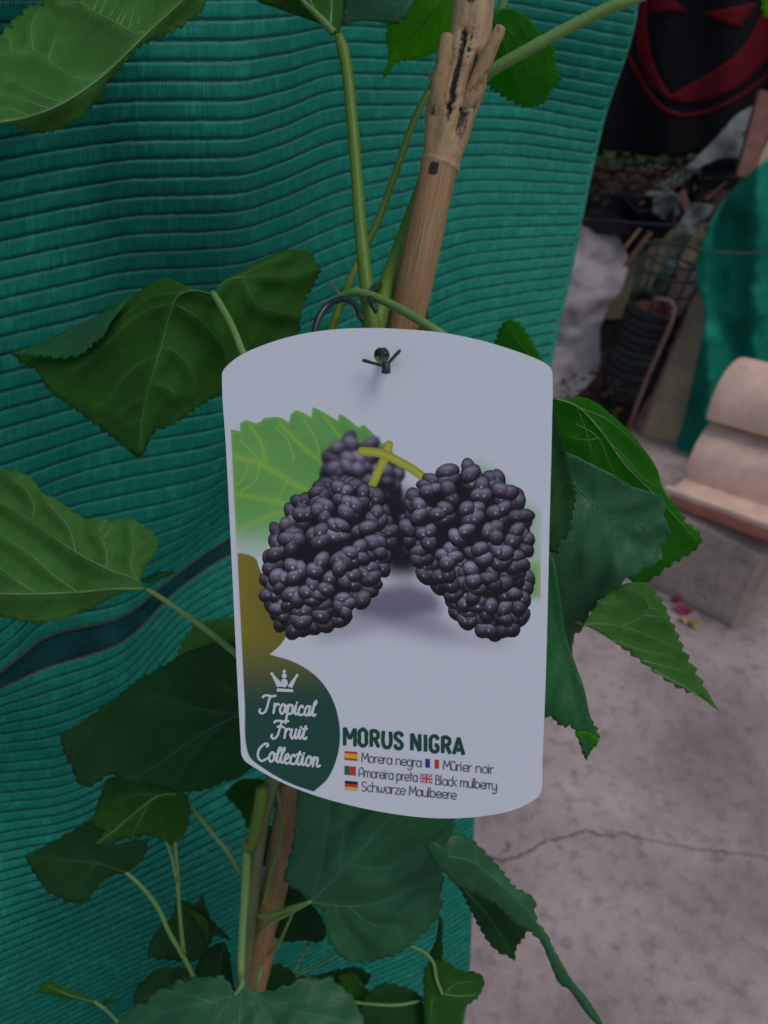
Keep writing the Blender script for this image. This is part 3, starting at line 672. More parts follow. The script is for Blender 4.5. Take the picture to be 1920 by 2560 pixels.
leaf([(1370,990,0),(1386,1020,0),(1398,1065,0),(1417,1140,0),(1426,1182,0),(1440,1235),(1435,1262),(1430,1292),(1417,1342),(1400,1350),(1395,1385),(1340,1360,0),(1330,1100,0)], (.295, .02, .02), [[(1370,1000),(1390,1150),(1400,1340)]], 'dark', serr=(4, 22), vw=(0.1, 0.1))
leaf([(1340,1140,0),(1380,1130,0),(1422,1133,0),(1470,1155,0),(1530,1185,0),(1580,1215,0),(1620,1228,0),(1650,1240),(1666,1262),(1660,1292),(1675,1320),(1666,1350),(1655,1372),(1655,1396),(1630,1415),(1600,1430),(1562,1450),(1540,1470),(1510,1490),(1490,1512),(1470,1542),(1455,1572),(1437,1587),(1430,1642,0),(1412,1615),(1390,1560,0),(1340,1500,0)],
     (.315, .03, .03, .006), [[(1370,1150),(1450,1230),(1530,1310),(1580,1370),(1600,1425)], [(1450,1232),(1430,1330),(1435,1440)], [(1520,1300),(1600,1290),(1650,1275)], [(1580,1368),(1620,1370),(1650,1350)], [(1490,1270),(1550,1230),(1600,1232)], [(1480,1260),(1490,1380),(1480,1500)]], 'upper', serr=(6, 38), vw=(4, 3), vmat='veinshade', quilt=.0026, qw=40, bend=[(1500, 1375, -.25, .97, .006)])
leaf([(1458,1562,0),(1480,1530,0),(1500,1500,0),(1540,1468,0),(1600,1455,0),(1625,1463),(1640,1480),(1655,1502),(1666,1527),(1677,1552),(1692,1582),(1712,1630),(1735,1670),(1752,1702),(1772,1735,0),(1790,1765,0),(1801,1779,0),(1780,1766,0),(1752,1742,0),(1730,1731),(1700,1720),(1660,1696),(1620,1666),(1580,1636),(1530,1602,0),(1490,1577,0)],
     (.34, .06, .08), [[(1460,1564),(1500,1592),(1560,1632),(1650,1685),(1740,1735),(1795,1775)], [(1460,1562),(1500,1560),(1550,1567),(1620,1588),(1700,1625)], [(1550,1567),(1590,1550),(1612,1535),(1620,1510),(1600,1485),(1560,1468)], [(1530,1600),(1600,1625),(1680,1640)], [(1610,1538),(1665,1545)], [(1620,1520),(1650,1525)], [(1590,1648),(1660,1665),(1720,1680)], [(1500,1507),(1540,1512)]], 'under2', serr=(7, 29), vw=(6, 4.5))
leaf([(1330,1350,0),(1376,1380,0),(1391,1430,0),(1406,1530,0),(1416,1592,0),(1436,1652,0),(1460,1720,0),(1476,1790,0),(1490,1820),(1498,1846),(1488,1864),(1475,1878),(1466,1902,0),(1460,1885),(1450,1852),(1440,1830),(1425,1813),(1408,1815),(1390,1805),(1384,1793),(1362,1790),(1320,1770,0),(1300,1500,0)], (.305, .02, .04), [[(1350,1380),(1385,1560),(1420,1700),(1462,1880)], [(1385,1560),(1350,1640)], [(1400,1630),(1370,1720)]], 'upper2', serr=(5, 22), vw=(3, 2.5),
     flaps=[([(1436,1832,0),(1460,1828,0),(1485,1838,0),(1497,1848),(1488,1864),(1475,1878),(1466,1902,0),(1459,1885),(1449,1855)], 'young', .0012)])
leaf([(1100,2010,0),(900,1990,0),(1000,1950,0),(1140,1960,0),(1142,2030,0),(1130,2055,0)], (.40, 0, 0), [], 'dark', serr=(3, 24))
leaf([(560,1985),(600,1950,0),(680,1950,0),(690,2000),(665,2050),(655,2065),(632,2060),(618,2075),(608,2040),(585,2010)], (.43, 0, .05), [[(670,1960),(640,2010),(620,2065)]], 'under', serr=(3, 22), vw=(3, 2))
leaf([(640,2090),(665,2060),(685,2070),(685,2150),(665,2168),(645,2150)], (.43, 0, 0), [], 'dark', serr=(2, 22))

for a in ([(1345,915,.40,12),(1290,930,.40,14),(1150,920,.385,16),(1000,900,.34,18),(925,890,.322,18)], [(1372,1150,.322,12),(1300,1110,.315,15),(1150,1080,.32,16),(1000,1060,.325,17),(895,1030,.327,18)],
          [(1372,1000,.297,11),(1300,1000,.30,14),(1150,990,.31,16),(920,950,.323,17)], [(1352,1382,.307,12),(1250,1370,.318,15),(1050,1380,.335,16),(840,1360,.35,17)],
          [(1462,1563,.337,10),(1380,1520,.34,13),(1200,1480,.345,15),(1000,1480,.35,16),(815,1460,.357,17)], [(1122,2140,.352,9),(1070,2100,.375,11),(950,2050,.40,12),(780,2020,.402,12),(668,2010,.395,13)],
          [(690,1762,.37,10),(720,1775,.375,13),(748,1760,.378,14)]):
    c, r = pxtube(a, 9); tube('petiole', c, r, M['petiole'], plant)

# ------------------------------------------------------------------ shoots and stems
def shoot(pts, m='stem', name='shoot', seg=12):
    c, r = pxtube(pts, 8); return tube(name, c, r, M[m], plant, seg)
shoot([(846,88,.328,20),(856,118,.328,30),(866,170,.327,29),(880,300,.325,29),(890,420,.323,30),(902,580,.32,33),(915,700,.318,36),(926,790,.317,44),(932,860,.318,50),(925,1000,.32,50)])
shoot([(1112,160,.36,14),(1085,205,.36,17),(1040,290,.357,17),(1000,400,.354,18),(950,540,.35,18),(880,690,.345,20),(848,770,.33,21),(822,850,.32,22),(800,960,.32,22)])
shoot([(1095,340,.35,34),(1058,460,.347,36),(1015,580,.34,38),(975,690,.33,42),(948,780,.322,48),(928,880,.32,50)])
shoot([(845,752,.316,17),(862,738,.313,20),(885,731,.31,22),(920,737,.306,22),(980,762,.298,22),(1030,790,.29,23),(1082,822,.284,24),(1150,865,.285,24),(1260,930,.30,22),(1345,985,.335,18)], 'petiole')
shoot([(1190,215,.35,26),(1225,180,.345,27),(1300,135,.34,29),(1420,70,.335,29),(1500,30,.332,29),(1585,-5,.33,30),(1740,-60,.345,26),(1860,-85,.375,20),(1945,-55,.398,14)], 'petiole')
shoot([(1230,75,.36,14),(1250,30,.358,20),(1262,-10,.356,24),(1275,-60,.355,26)], 'petiole')
# main stem, down behind the card to the ground
sp = [(932,840,.318,48),(900,1000,.325,52),(840,1350,.35,50),(760,1700,.375,46),(700,1900,.385,42),(668,2000,.39,38),(648,2100,.395,37),(634,2200,.40,38),(622,2320,.41,40),(610,2450,.42,40),(600,2600,.43,42)]
c, r = pxtube(sp, 12)
low = np.linspace(0, 1, 12)[1:, None] * (np.array(plant_base) - c[-1]) + c[-1]
tube('main_stem', np.vstack([c, low]), np.concatenate([r, np.full(11, r[-1] * 1.1)]), M['oldstem'], plant, 12)
shoot([(690,1960,.39,14),(705,2040,.392,14),(700,2110,.395,13),(680,2170,.40,14),(660,2260,.405,14)], 'petiole')
shoot([(655,1970,.38,30),(645,2040,.384,30),(632,2100,.388,28),(622,2125,.392,24)])
shoot([(618,2110,.392,20),(614,2200,.39,22),(606,2330,.385,20),(603,2440,.378,18),(606,2462,.372,12)], 'petiole')
shoot([(585,2490,.372,8),(600,2470,.372,10),(606,2460,.372,10)], 'petiole')
shoot([(636,2490,.40,8),(648,2440,.40,10),(655,2410,.405,10)], 'petiole')
for a in ([(1061,172,.355,3),(1072,185,.355,5),(1085,215,.357,8),(1092,225,.358,6)], [(822,702,.335,5),(838,722,.33,6),(852,740,.318,9)], [(877,750,.312,5),(880,775,.312,5),(882,795,.314,3)],
          [(613,2075,.39,3),(612,2095,.39,4),(620,2110,.39,6)]):
    shoot(a, 'petiole', 'stipule', 6).data.materials[0] = M['twig']
for x, y, d_, s in ((614, 2115, .388, 14), (661, 2285, .40, 10), (462, 2378, .412, 8), (444, 2200, .404, 7), (852, 741, .315, 11)):
    v, f = tube_data(P(np.array([x - 1, x, x + 1.]), np.array([y - s, y, y + s]), np.array([d_] * 3)), np.array([.2, 1, .2]) * s * .5 * d_ / F, 8)
    obj('leaf_scar', v, f, M['twig'], plant)

# ------------------------------------------------------------------ bamboo cane
cane = thing('bamboo_cane', (-.07, .215, 0), 'tan bamboo cane with cracked sheath node and two cut side stubs', 'bamboo cane')
cp = [(1200,-160,.315,104),(1188,-40,.315,106),(1176,90,.315,104),(1160,170,.315,122),(1142,240,.315,124),(1126,305,.315,116),(1114,350,.315,104),(1104,395,.315,96),(1100,412,.315,96),(1096,424,.315,93),(1085,480,.316,90),(1060,600,.318,90),(1035,715,.322,91),(1010,825,.327,91),(960,1040,.336,86),(850,1480,.36,80),(760,1850,.385,74),(728,1990,.395,72),(700,2150,.405,68),(665,2320,.415,66),(640,2440,.425,64),(600,2600,.44,62)]
s = spline(cp, 4); c = P(s[:, 0], s[:, 1], s[:, 2]); r = s[:, 3] / 2 * s[:, 2] / F
low = np.linspace(0, 1, 20)[1:, None] * (np.array((-.07, .215, 0)) - c[-1]) + c[-1]
c = np.vstack([c, low]); r = np.concatenate([r, np.full(19, r[-1])])
ypx = np.concatenate([s[:, 1], np.linspace(2600, 6000, 19)])
SEG = 40
v, f = tube_data(c, r, SEG)
nn = len(c); V = v.reshape(nn, SEG, 3)
L = np.concatenate([[0], np.cumsum(np.linalg.norm(np.diff(c, axis=0), axis=1))])
toc = CN - c; side = np.cross(np.gradient(c, axis=0), toc); side /= np.linalg.norm(side, axis=1)[:, None]
rad = (V - c[:, None]); lat = np.einsum('ijk,ik->ij', rad, side) / r[:, None]     # -1..1 across the view
front = np.einsum('ijk,ik->ij', rad, toc / np.linalg.norm(toc, axis=1)[:, None]) / r[:, None] > 0
Y = ypx[:, None]
if np.mean((ray(0, 0) @ side.T)) > 0: pass
# which way "lat" points on screen: make +1 the right-hand side of the picture
if (side[60] @ (MR @ np.array([1, 0, 0]))) < 0: lat = -lat
# ridges of the old leaf sheath between y = 110 and y = 400 and grooves between them
jt = np.array([.10 * noise.noise((y_ / 13, 3.1, 0)) + .06 * noise.noise((y_ / 5, 7.7, 0)) for y_ in ypx])[:, None]
lat0 = lat; lat = lat + jt
env = np.clip((Y - 110) / 60, 0, 1) * np.clip((400 - Y) / 60, 0, 1)
g1 = 1.5 * np.exp(-((lat - (-.30 + .0007 * (Y - 150))) / .11) ** 2) * np.clip((Y - 90) / 20, 0, 1) * np.clip((350 - Y) / 60, 0, 1)
g2 = 1.3 * np.exp(-((lat - (.47 - .0004 * (Y - 230))) / .09) ** 2) * np.clip((Y - 140) / 20, 0, 1) * np.clip((355 - Y) / 50, 0, 1)
g3_ = np.exp(-((lat - .08) / .03) ** 2) * np.clip((Y - 95) / 10, 0, 1) * np.clip((210 - Y) / 15, 0, 1)
lat = lat0
ring = np.exp(-((Y - 412 - 7 * np.sqrt(np.clip(1 - lat ** 2, 0, 1))) / 3.0) ** 2)
spot = 1.2 * np.exp(-((lat + .25) / .26) ** 4 - ((Y - 438) / 13) ** 4) * .85 + np.exp(-((lat + .1) / .3) ** 2 - ((Y - 20) / 22) ** 2) * .9
bulge = .10 * env * np.cos(lat * 7 + 1) * front + .05 * env * np.sin(Y / 23 + lat * 5) - .26 * (g1 + g2 + .7 * g3_) * front + .10 * ring
bulge += .18 * np.exp(-((lat - .35) / .25) ** 2 - ((Y - 60) / 40) ** 2) * front + .15 * np.exp(-((lat - .05) / .2) ** 2 - ((Y - 190) / 35) ** 2) * front
V = c[:, None] + rad * (1 + bulge[..., None])
char = np.clip((g1 + .8 * g2 + g3_ + 1.3 * spot) * front + .55 * np.exp(-((lat - .62) / .22) ** 2 - ((Y - 330) / 60) ** 2) * front + .5 * np.exp(-((lat + .2 + 6 * jt) / .12) ** 2 - ((Y - 365) / 25) ** 2) * front + .45 * np.exp(-((Y - 400) / 12) ** 2) * (1 - ring) * .6, 0, 1.2)
pale = np.clip(1 - (Y - 380) / 60, 0, 1) * .9 + ring
ang = np.tile(np.arange(SEG) / SEG, (nn, 1)); uv = np.stack([np.abs(ang - .5) * 2, np.tile((L * 12)[:, None], (1, SEG))], -1)
obj('pole', V.reshape(-1, 3), f, M['cane'], cane, uv=uv.reshape(-1, 2), attrs=dict(char=char.ravel(), pale=pale.ravel() + 0 * char.ravel()))
def stub(pts, seed):
    c, r = pxtube(pts, 4); v, f = tube_data(c, r, 24)
    n = len(c); a = np.tile(np.arange(24) / 24, n); l = np.repeat(np.linspace(0, 1.5, n), 24)
    V = v.reshape(n, 24, 3); k = np.array([[noise.noise((math.cos(j / 3.8) * 1.6 + seed, math.sin(j / 3.8) * 1.6, i / 7)) for j in range(24)] for i in range(n)])
    V = c[:, None] + (V - c[:, None]) * (1 + .12 * k[..., None])
    ch = np.clip((k.ravel() < -.25) * .45 + np.repeat(np.clip(.5 - np.linspace(0, 1.2, n), 0, .5), 24) * .9, 0, 1)
    return obj('side_stub', V.reshape(-1, 3), f, M['cane'], cane, uv=np.stack([np.abs(a - .5) * 2, l], 1), attrs=dict(char=ch, pale=np.full(n * 24, .6)))
stub([(1092,370,.322,30),(1092,330,.3165,44),(1096,270,.311,50),(1103,200,.308,46),(1112,140,.3065,40),(1118,100,.306,36),(1120,90,.306,30)], 1)
stub([(1138,380,.322,30),(1150,330,.3155,44),(1174,260,.310,46),(1198,190,.307,38),(1225,130,.305,32),(1247,80,.304,29),(1252,70,.304,26)], 5)

# ------------------------------------------------------------------ hanging label card
Q = np.array([[555, 935], [1380, 925], [605, 1895], [1352, 1985]], float)       # shoulder corners as seen
rr = ray(Q[:, 0], Q[:, 1])
A = np.array([rr[0], rr[3], -rr[1], -rr[2]]).T
vv = np.linalg.svd(A)[2][-1]; vv /= vv[0]
k0 = .1 / np.linalg.norm(vv[2] * rr[1] - rr[0])
TL, TR, BL = CN + k0 * rr[0], CN + k0 * vv[2] * rr[1], CN + k0 * vv[3] * rr[2]
NRM = np.cross(BL - TL, TR - TL); NRM /= np.linalg.norm(NRM)
if NRM @ (CN - TL) < 0: NRM = -NRM
def onc(x, y, off=0.0):                 # photograph pixel -> point on the card's face, lifted by off
    r = ray(x, y); t = ((TL - CN) @ NRM) / (r @ NRM)
    return CN + r * np.asarray(t)[..., None] + NRM * np.asarray(off, float)[..., None]
card_root = thing('plant_label', onc(958, 885), 'white hanging plant label card printed with mulberries and MORUS NIGRA', 'plant label')
edge = [(555,945),(556,930),(566,916),(600,889),(660,862),(740,838),(830,824),(920,820),(1010,823),(1100,831),(1190,848),(1270,871),(1340,897),(1370,913),(1379,925),(1381,942),(1380,1050),(1374,1300),(1364,1700),(1356,1900),(1352,1980),(1346,1991),(1325,2006),(1280,2026),(1210,2040),(1130,2046),(1050,2043),(960,2031),(870,2012),(780,1986),(700,1954),(640,1921),(612,1902),(604,1888),(602,1860),(580,1420),(565,1120)]
el = spline(edge, 9, True, corner=0)
th = np.linspace(0, 2 * math.pi, 28, endpoint=False)
hole = np.stack([954 + 20 * np.cos(th), 888 + 21 * np.sin(th)], 1)
n, m_ = len(el), len(hole)
co = [Vector(q) for q in np.vstack([el, hole])]
v2, e2, f2, *_ = geometry.delaunay_2d_cdt(co, [(n + i, n + (i + 1) % m_) for i in range(m_)], [list(range(n))], 1, 1e-4)
v2 = np.array([(q.x, q.y) for q in v2]); f2 = [q for q in f2 if math.hypot(np.mean(v2[list(q), 0]) - 954, np.mean(v2[list(q), 1]) - 888) > 19]
from collections import Counter
cnt = Counter(tuple(sorted((q[i], q[(i+1) % 3]))) for q in f2 for i in range(3))
V1 = onc(v2[:, 0], v2[:, 1], 0.); V2 = onc(v2[:, 0], v2[:, 1], 0.) - NRM * .0005
F1 = []
def upface(q):
    a, b, c_ = V1[list(q)]
    return q if np.cross(b - a, c_ - a) @ NRM > 0 else q[::-1]
nv = len(v2)
for q in f2:
    q = upface(tuple(q)); F1.append(q); F1.append(tuple(i + nv for i in q[::-1]))
    for i in range(3):
        a, b = q[i], q[(i + 1) % 3]
        if cnt[tuple(sorted((a, b)))] == 1: F1.append((b, a, a + nv, b + nv))
obj('card', np.vstack([V1, V2]), F1, M['card'], card_root, smooth=False)

# the printed photograph and badge, painted as ink values on a fine sheet over the card
ST = 1.3
X0, X1, Y0, Y1 = 572, 1366, 1008, 1992
PX, PY = np.meshgrid(np.arange(X0, X1, ST), np.arange(Y0, Y1, ST)); H_, W_ = PX.shape
WHITE = np.array([.79, .805, .83])
img = np.tile(WHITE, (H_, W_, 1)).astype(float)
def sm(a, b, x): t = np.clip((x - a) / (b - a), 0, 1); return t * t * (3 - 2 * t)
def over(mask, colr):
    global img
    img = img * (1 - mask[..., None]) + np.asarray(colr) * mask[..., None]
def blur(a, px):
    n_ = max(1, int(px / ST)); k = np.hanning(2 * n_ + 3)[1:-1]; k /= k.sum()
    for ax in (0, 1): a = np.apply_along_axis(lambda q: np.convolve(np.pad(q, len(k)//2, mode='edge'), k, 'valid'), ax, a)
    return a
def vnoise(sc, seed, octv=3):
    r_ = np.random.default_rng(seed); o = np.zeros((H_, W_)); amp = 1; tot = 0
    for q in range(octv):
        gw, gh = int((X1-X0)/sc)+3, int((Y1-Y0)/sc)+3; gr = r_.random((gh, gw))
        fx, fy = (PX-X0)/sc, (PY-Y0)/sc; ix, iy = fx.astype(int), fy.astype(int); tx, ty = fx-ix, fy-iy
        tx, ty = tx*tx*(3-2*tx), ty*ty*(3-2*ty)
        o += amp*((gr[iy,ix]*(1-tx)+gr[iy,ix+1]*tx)*(1-ty)+(gr[iy+1,ix]*(1-tx)+gr[iy+1,ix+1]*tx)*ty); tot += amp; amp *= .5; sc /= 2
    return o / tot
# blurred greens at the right
gm = blur(np.clip(inside([(1160,1165),(1200,1155),(1260,1190),(1300,1250),(1352,1280),(1352,1490),(1290,1500),(1240,1400),(1180,1250)], PX, PY) * 1.0, 0, 1), 26) * (PX < 1353)
over(gm * (.55 + .45 * vnoise(60, 5)), (.38, .62, .30))
over(blur(inside([(1310,1420),(1350,1400),(1352,1495),(1300,1500)], PX, PY) * 1.0, 14) * (PX < 1353) * .8, (.30, .48, .10))
# printed leaf
lp = [(577,1073),(601,1078),(600,1058),(615,1050),(640,1058),(652,1054),(660,1045),(690,1042),(705,1045),(722,1056),(727,1036),(740,1025),(760,1032),(778,1043),(782,1018),(800,1025),(845,1052),(848,1034),(862,1041),(896,1068),(911,1062),(935,1085),(955,1107),(972,1110),(940,1170),(900,1260),(800,1300),(680,1360),(640,1400),(592,1385)]
sdl = signed_dist(lp, PX, PY)
lm = sm(1.2, -1.2, sdl)
tone = vnoise(70, 1); fade = sm(1270, 1400, PY + .25 * (PX - 580))
lc = np.stack([.14 + .06*tone + .12*fade, .40 + .10*tone + .12*fade, .085 + .03*tone + .16*fade], -1)
lc += (sm(-14, 0, sdl) * .05)[..., None] * np.array([1.6, 1.2, .2])
for pts, wd in (([(580,1140),(650,1160),(720,1200),(790,1240)], 9), ([(585,1235),(650,1245),(730,1265)], 8), ([(590,1330),(650,1300),(720,1275)], 6), ([(700,1060),(760,1120),(810,1160)], 7), ([(625,1065),(650,1100),(665,1155)], 5), ([(810,1040),(840,1080),(860,1110)], 4), ([(600,1100),(630,1130),(680,1180)], 3), ([(650,1160),(640,1200),(600,1230)], 3), ([(720,1200),(700,1240),(690,1255)], 3), ([(760,1050),(790,1100),(800,1150)], 3), ([(620,1160),(610,1195),(590,1215)], 2.5), ([(690,1070),(720,1100),(735,1150)], 2.5)):
    q = np.exp(-(dist_poly(spline(pts, 12, corner=0), PX, PY) / wd) ** 2) * .75
    lc = lc * (1 - q[..., None]) + np.array([.33, .60, .07]) * q[..., None]
over(lm * (1 - .75 * sm(1300, 1400, PY - .1 * (PX - 590))), lc)
# gold to green badge
bp = spline([(593,1381),(620,1385),(640,1396),(648,1420),(700,1500),(722,1560),(718,1585),(702,1611),(674,1636),(735,1655),(790,1690),(826,1737),(845,1790),(850,1850),(840,1902),(818,1948),(784,1979),(745,1966),(700,1946),(655,1918),(628,1897),(619,1880),(612,1760),(602,1560)], 8, True)
bm = sm(1.2, -1.2, signed_dist(bp, PX, PY))
t = sm(1540, 1790, PY + .1 * (PX - 600))[..., None]
bc = np.array([.30, .235, .022]) * (1 - t) + np.array([.016, .082, .06]) * t
glow = np.exp(-((PX - 690) / 60) ** 2 - ((PY - 1480) / 110) ** 2)[..., None]
over(bm, bc * (1 - .35 * glow))
over(bm * sm(2.5, 0, np.abs(signed_dist(bp, PX, PY) + 1)) * (PY < 1400) * .5, (.8, .8, .8))
# soft shadows under the berries
sh = blur(inside([(760,1585),(840,1560),(960,1530),(1080,1530),(1140,1575),(1200,1590),(1290,1582),(1250,1610),(1100,1600),(950,1570),(820,1600)], PX, PY) * 1.0, 46)
sh2 = blur(inside([(860,1540),(940,1470),(1020,1455),(1090,1480),(1110,1530),(1000,1550)], PX, PY) * 1.0, 30)
okm = (1 - bm)
over(np.clip(sh * .75, 0, 1) * okm, (.24, .20, .30)); over(np.clip(sh2 * .85, 0, 1) * okm, (.14, .11, .18))
# berries: small shaded drupelets on an egg-shaped core
ZB = np.full((H_, W_), -1e9)
def blob(cx, cy, cz, ra, rb, an, ao, soft, tintv, tgt, zb):
    R_ = max(ra, rb)
    i0, i1 = max(0, int((cy-R_-Y0)/ST)), min(H_, int((cy+R_-Y0)/ST)+2); j0, j1 = max(0, int((cx-R_-X0)/ST)), min(W_, int((cx+R_-X0)/ST)+2)
    if i0 >= i1 or j0 >= j1: return
    x, y = PX[i0:i1, j0:j1], PY[i0:i1, j0:j1]
    ca, sa = math.cos(an), math.sin(an)
    u, v = ((x-cx)*ca+(y-cy)*sa)/ra, (-(x-cx)*sa+(y-cy)*ca)/rb
    rr2 = u*u+v*v; nz = np.sqrt(np.clip(1-rr2, 0, 1)); z = cz + rb*nz
    dx, dy = u*ca-v*sa, u*sa+v*ca
    ok = (rr2 < 1) & (z > zb[i0:i1, j0:j1])
    if not ok.any(): return
    l = np.clip(-.62*dy - .12*dx + .55*nz, 0, 1); rim = np.clip(1-nz, 0, 1)**1.5
    sp_ = np.exp(-((dx+.1)**2+(dy-.02)**2)/.012)*1.3
    sheen = np.exp(-((dx+.05)**2/.35+(dy+.5)**2/.07))*.34
    body = np.array([.022, .014, .026]) + (l**1.6)[..., None]*np.array([.27, .225, .285])*tintv
    body = body*ao*(1-np.clip(.55*rim+.5*np.clip(dy, 0, 1), 0, .9))[..., None] + ((sp_*soft+sheen*tintv)*ao)[..., None]*np.array([.5, .45, .56])
    body = body*np.where(rr2 > .85, .3, 1)[..., None]
    tgt[i0:i1, j0:j1][ok] = np.clip(body, .008, 1)[ok]; zb[i0:i1, j0:j1][ok] = z[ok]
def berry(cx, cy, long, short, ang, nd, seed, r0, tgt, zb, soft=1.0):
    r_ = random.Random(seed); ca, sa = math.cos(ang), math.sin(ang)
    core = inside(np.stack([cx+ca*long*.88*np.cos(th)-sa*short*.86*np.sin(th), cy+sa*long*.88*np.cos(th)+ca*short*.86*np.sin(th)], 1), PX, PY)
    core &= zb < -1e5
    tgt[core] = (.012, .007, .015); zb[core] = np.maximum(zb[core], -1e6)
    for i in range(nd):
        t_ = 1-2*(i+.5)/nd; ph = i*2.39996+r_.uniform(-.12, .12); q = math.sqrt(1-t_*t_)
        a, b, z = t_*long*.88, q*math.cos(ph)*short*.88, q*math.sin(ph)*short*.88
        if z < -.3*short: continue
        taper = 1-.10*t_
        b *= taper; z *= taper
        ux, uy = cx+a*ca-b*sa, cy+a*sa+b*ca
        ao = .5+.5*max(0, min(1, z/short+.3)); rot = r_.uniform(0, 6.28); k = r_.choice((2, 3, 3, 4)); tv = r_.uniform(.75, 1.35)
        sq = max(.55, z/short)
        for j in range(k):
            aa = rot+j*2*math.pi/k+r_.uniform(-.3, .3); o_ = r0*(.42 if k < 4 else .5)
            ra = r0*r_.uniform(.62, .85); rb = r0*r_.uniform(.46, .6)
            blob(ux+o_*math.cos(aa)*sq, uy+o_*math.sin(aa)*.9, z+r_.uniform(-7, 7), ra, rb, aa+r_.choice((0, 0, 1.57)), ao, soft*r_.uniform(.2, 1.1), tv*r_.uniform(.85, 1.15), tgt, zb)
        if r_.random() < .5 and z > 0:
            x_, y_ = ux+r_.uniform(-5, 5), uy+r_.uniform(-4, 6); an = r_.uniform(0, 3.1)
            q1 = np.abs((PX-x_)*math.cos(an)+(PY-y_)*math.sin(an)) < 8*r_.uniform(.5, 1); q2 = np.abs(-(PX-x_)*math.sin(an)+(PY-y_)*math.cos(an)) < 1.6
            tgt[q1 & q2] = (.13, .06, .05)
back = img.copy(); zb2 = np.full((H_, W_), -1e9)
berry(905, 1182, 100, 70, R(25), 30, 11, 38, back, zb2, .3)
bmk = np.any(back != img, -1) * 1.0; bk = np.stack([blur(back[..., i], 9) for i in range(3)], -1); bmk = blur(bmk, 8)
img = img * (1 - bmk[..., None]) + bk * bmk[..., None]
# yellow stalks
for pts, wd in (([(972,1112),(960,1150),(945,1180),(928,1222)], 11), ([(905,1128),(950,1133),(990,1150),(1030,1172),(1055,1190)], 11)):
    q = dist_poly(spline(pts, 8, corner=0), PX, PY); over(sm(wd + 1, wd - 1, q), np.stack([.62 - .25*(q/wd), .58 - .2*(q/wd), .05 + 0*q], -1))
over(blur(inside([(930,1230),(1020,1220),(1060,1300),(1060,1420),(1030,1445),(970,1440),(930,1390)], PX, PY) * 1.0, 40), (.012, .008, .016))
berry(1224, 1478, 114, 100, math.atan2(.95, .25), 34, 15, 37, img, ZB)
ZB[ZB > -1e5] -= 90
berry(1170, 1338, 176, 160, math.atan2(.92, .36), 62, 5, 37, img, ZB)
berry(818, 1394, 214, 146, math.atan2(.84, -.52), 78, 8, 37, img, ZB)
ZB[:] = 0
vis = np.max(np.abs(img - WHITE), -1) > .003
cell = vis[:-1, :-1] | vis[1:, :-1] | vis[:-1, 1:] | vis[1:, 1:]
idx = np.arange(H_ * W_).reshape(H_, W_)
fq = np.stack([idx[:-1, :-1], idx[1:, :-1], idx[1:, 1:], idx[:-1, 1:]], -1)[cell]
used, inv = np.unique(fq.ravel(), return_inverse=True)
ink = np.concatenate([img.reshape(-1, 3)[used], np.ones((len(used), 1))], 1)
o = obj('printed_picture', onc(PX.ravel()[used], PY.ravel()[used], .00003), inv.reshape(-1, 4), M['print'], card_root, smooth=False, attrs=dict(ink=ink))
o['label'] = 'printed photograph of black mulberries with a gold and green badge'

# --- lettering: strokes drawn as thin ribbons of ink
def ribbons(strokes, half, off, cap=True):
    V, Fc = [], []
    for si, (s_, w_) in enumerate(strokes):
        s_ = np.asarray(s_, float)
        if len(s_) < 2: continue
        t_ = np.gradient(s_, axis=0); t_ /= np.linalg.norm(t_, axis=1)[:, None] + 1e-9
        if cap:
            s_ = np.vstack([s_[:1] - t_[:1] * w_ * .35, s_, s_[-1:] + t_[-1:] * w_ * .35]); t_ = np.vstack([t_[:1], t_, t_[-1:]])
            wf = np.concatenate([[.55], np.ones(len(s_) - 2), [.55]])
        else: wf = np.ones(len(s_))
        n_ = np.stack([-t_[:, 1], t_[:, 0]], 1); h = (w_ / 2 * wf)[:, None]
        z = off + si * 2e-6 + np.linspace(0, 1.5e-6, len(s_)); b0 = len(V)
        l_, r2 = s_ + n_ * h, s_ - n_ * h
        V += list(onc(l_[:, 0], l_[:, 1], z)) + list(onc(r2[:, 0], r2[:, 1], z)); k = len(s_)
        Fc += [(b0+i, b0+k+i, b0+k+i+1, b0+i+1) for i in range(k - 1)]
    return V, Fc
def C(cx, cy, rx, ry, a0=0, a1=360, n_=14):
    return [(cx + rx*math.cos(R(a0+(a1-a0)*i/n_)), cy + ry*math.sin(R(a0+(a1-a0)*i/n_))) for i in range(n_+1)]
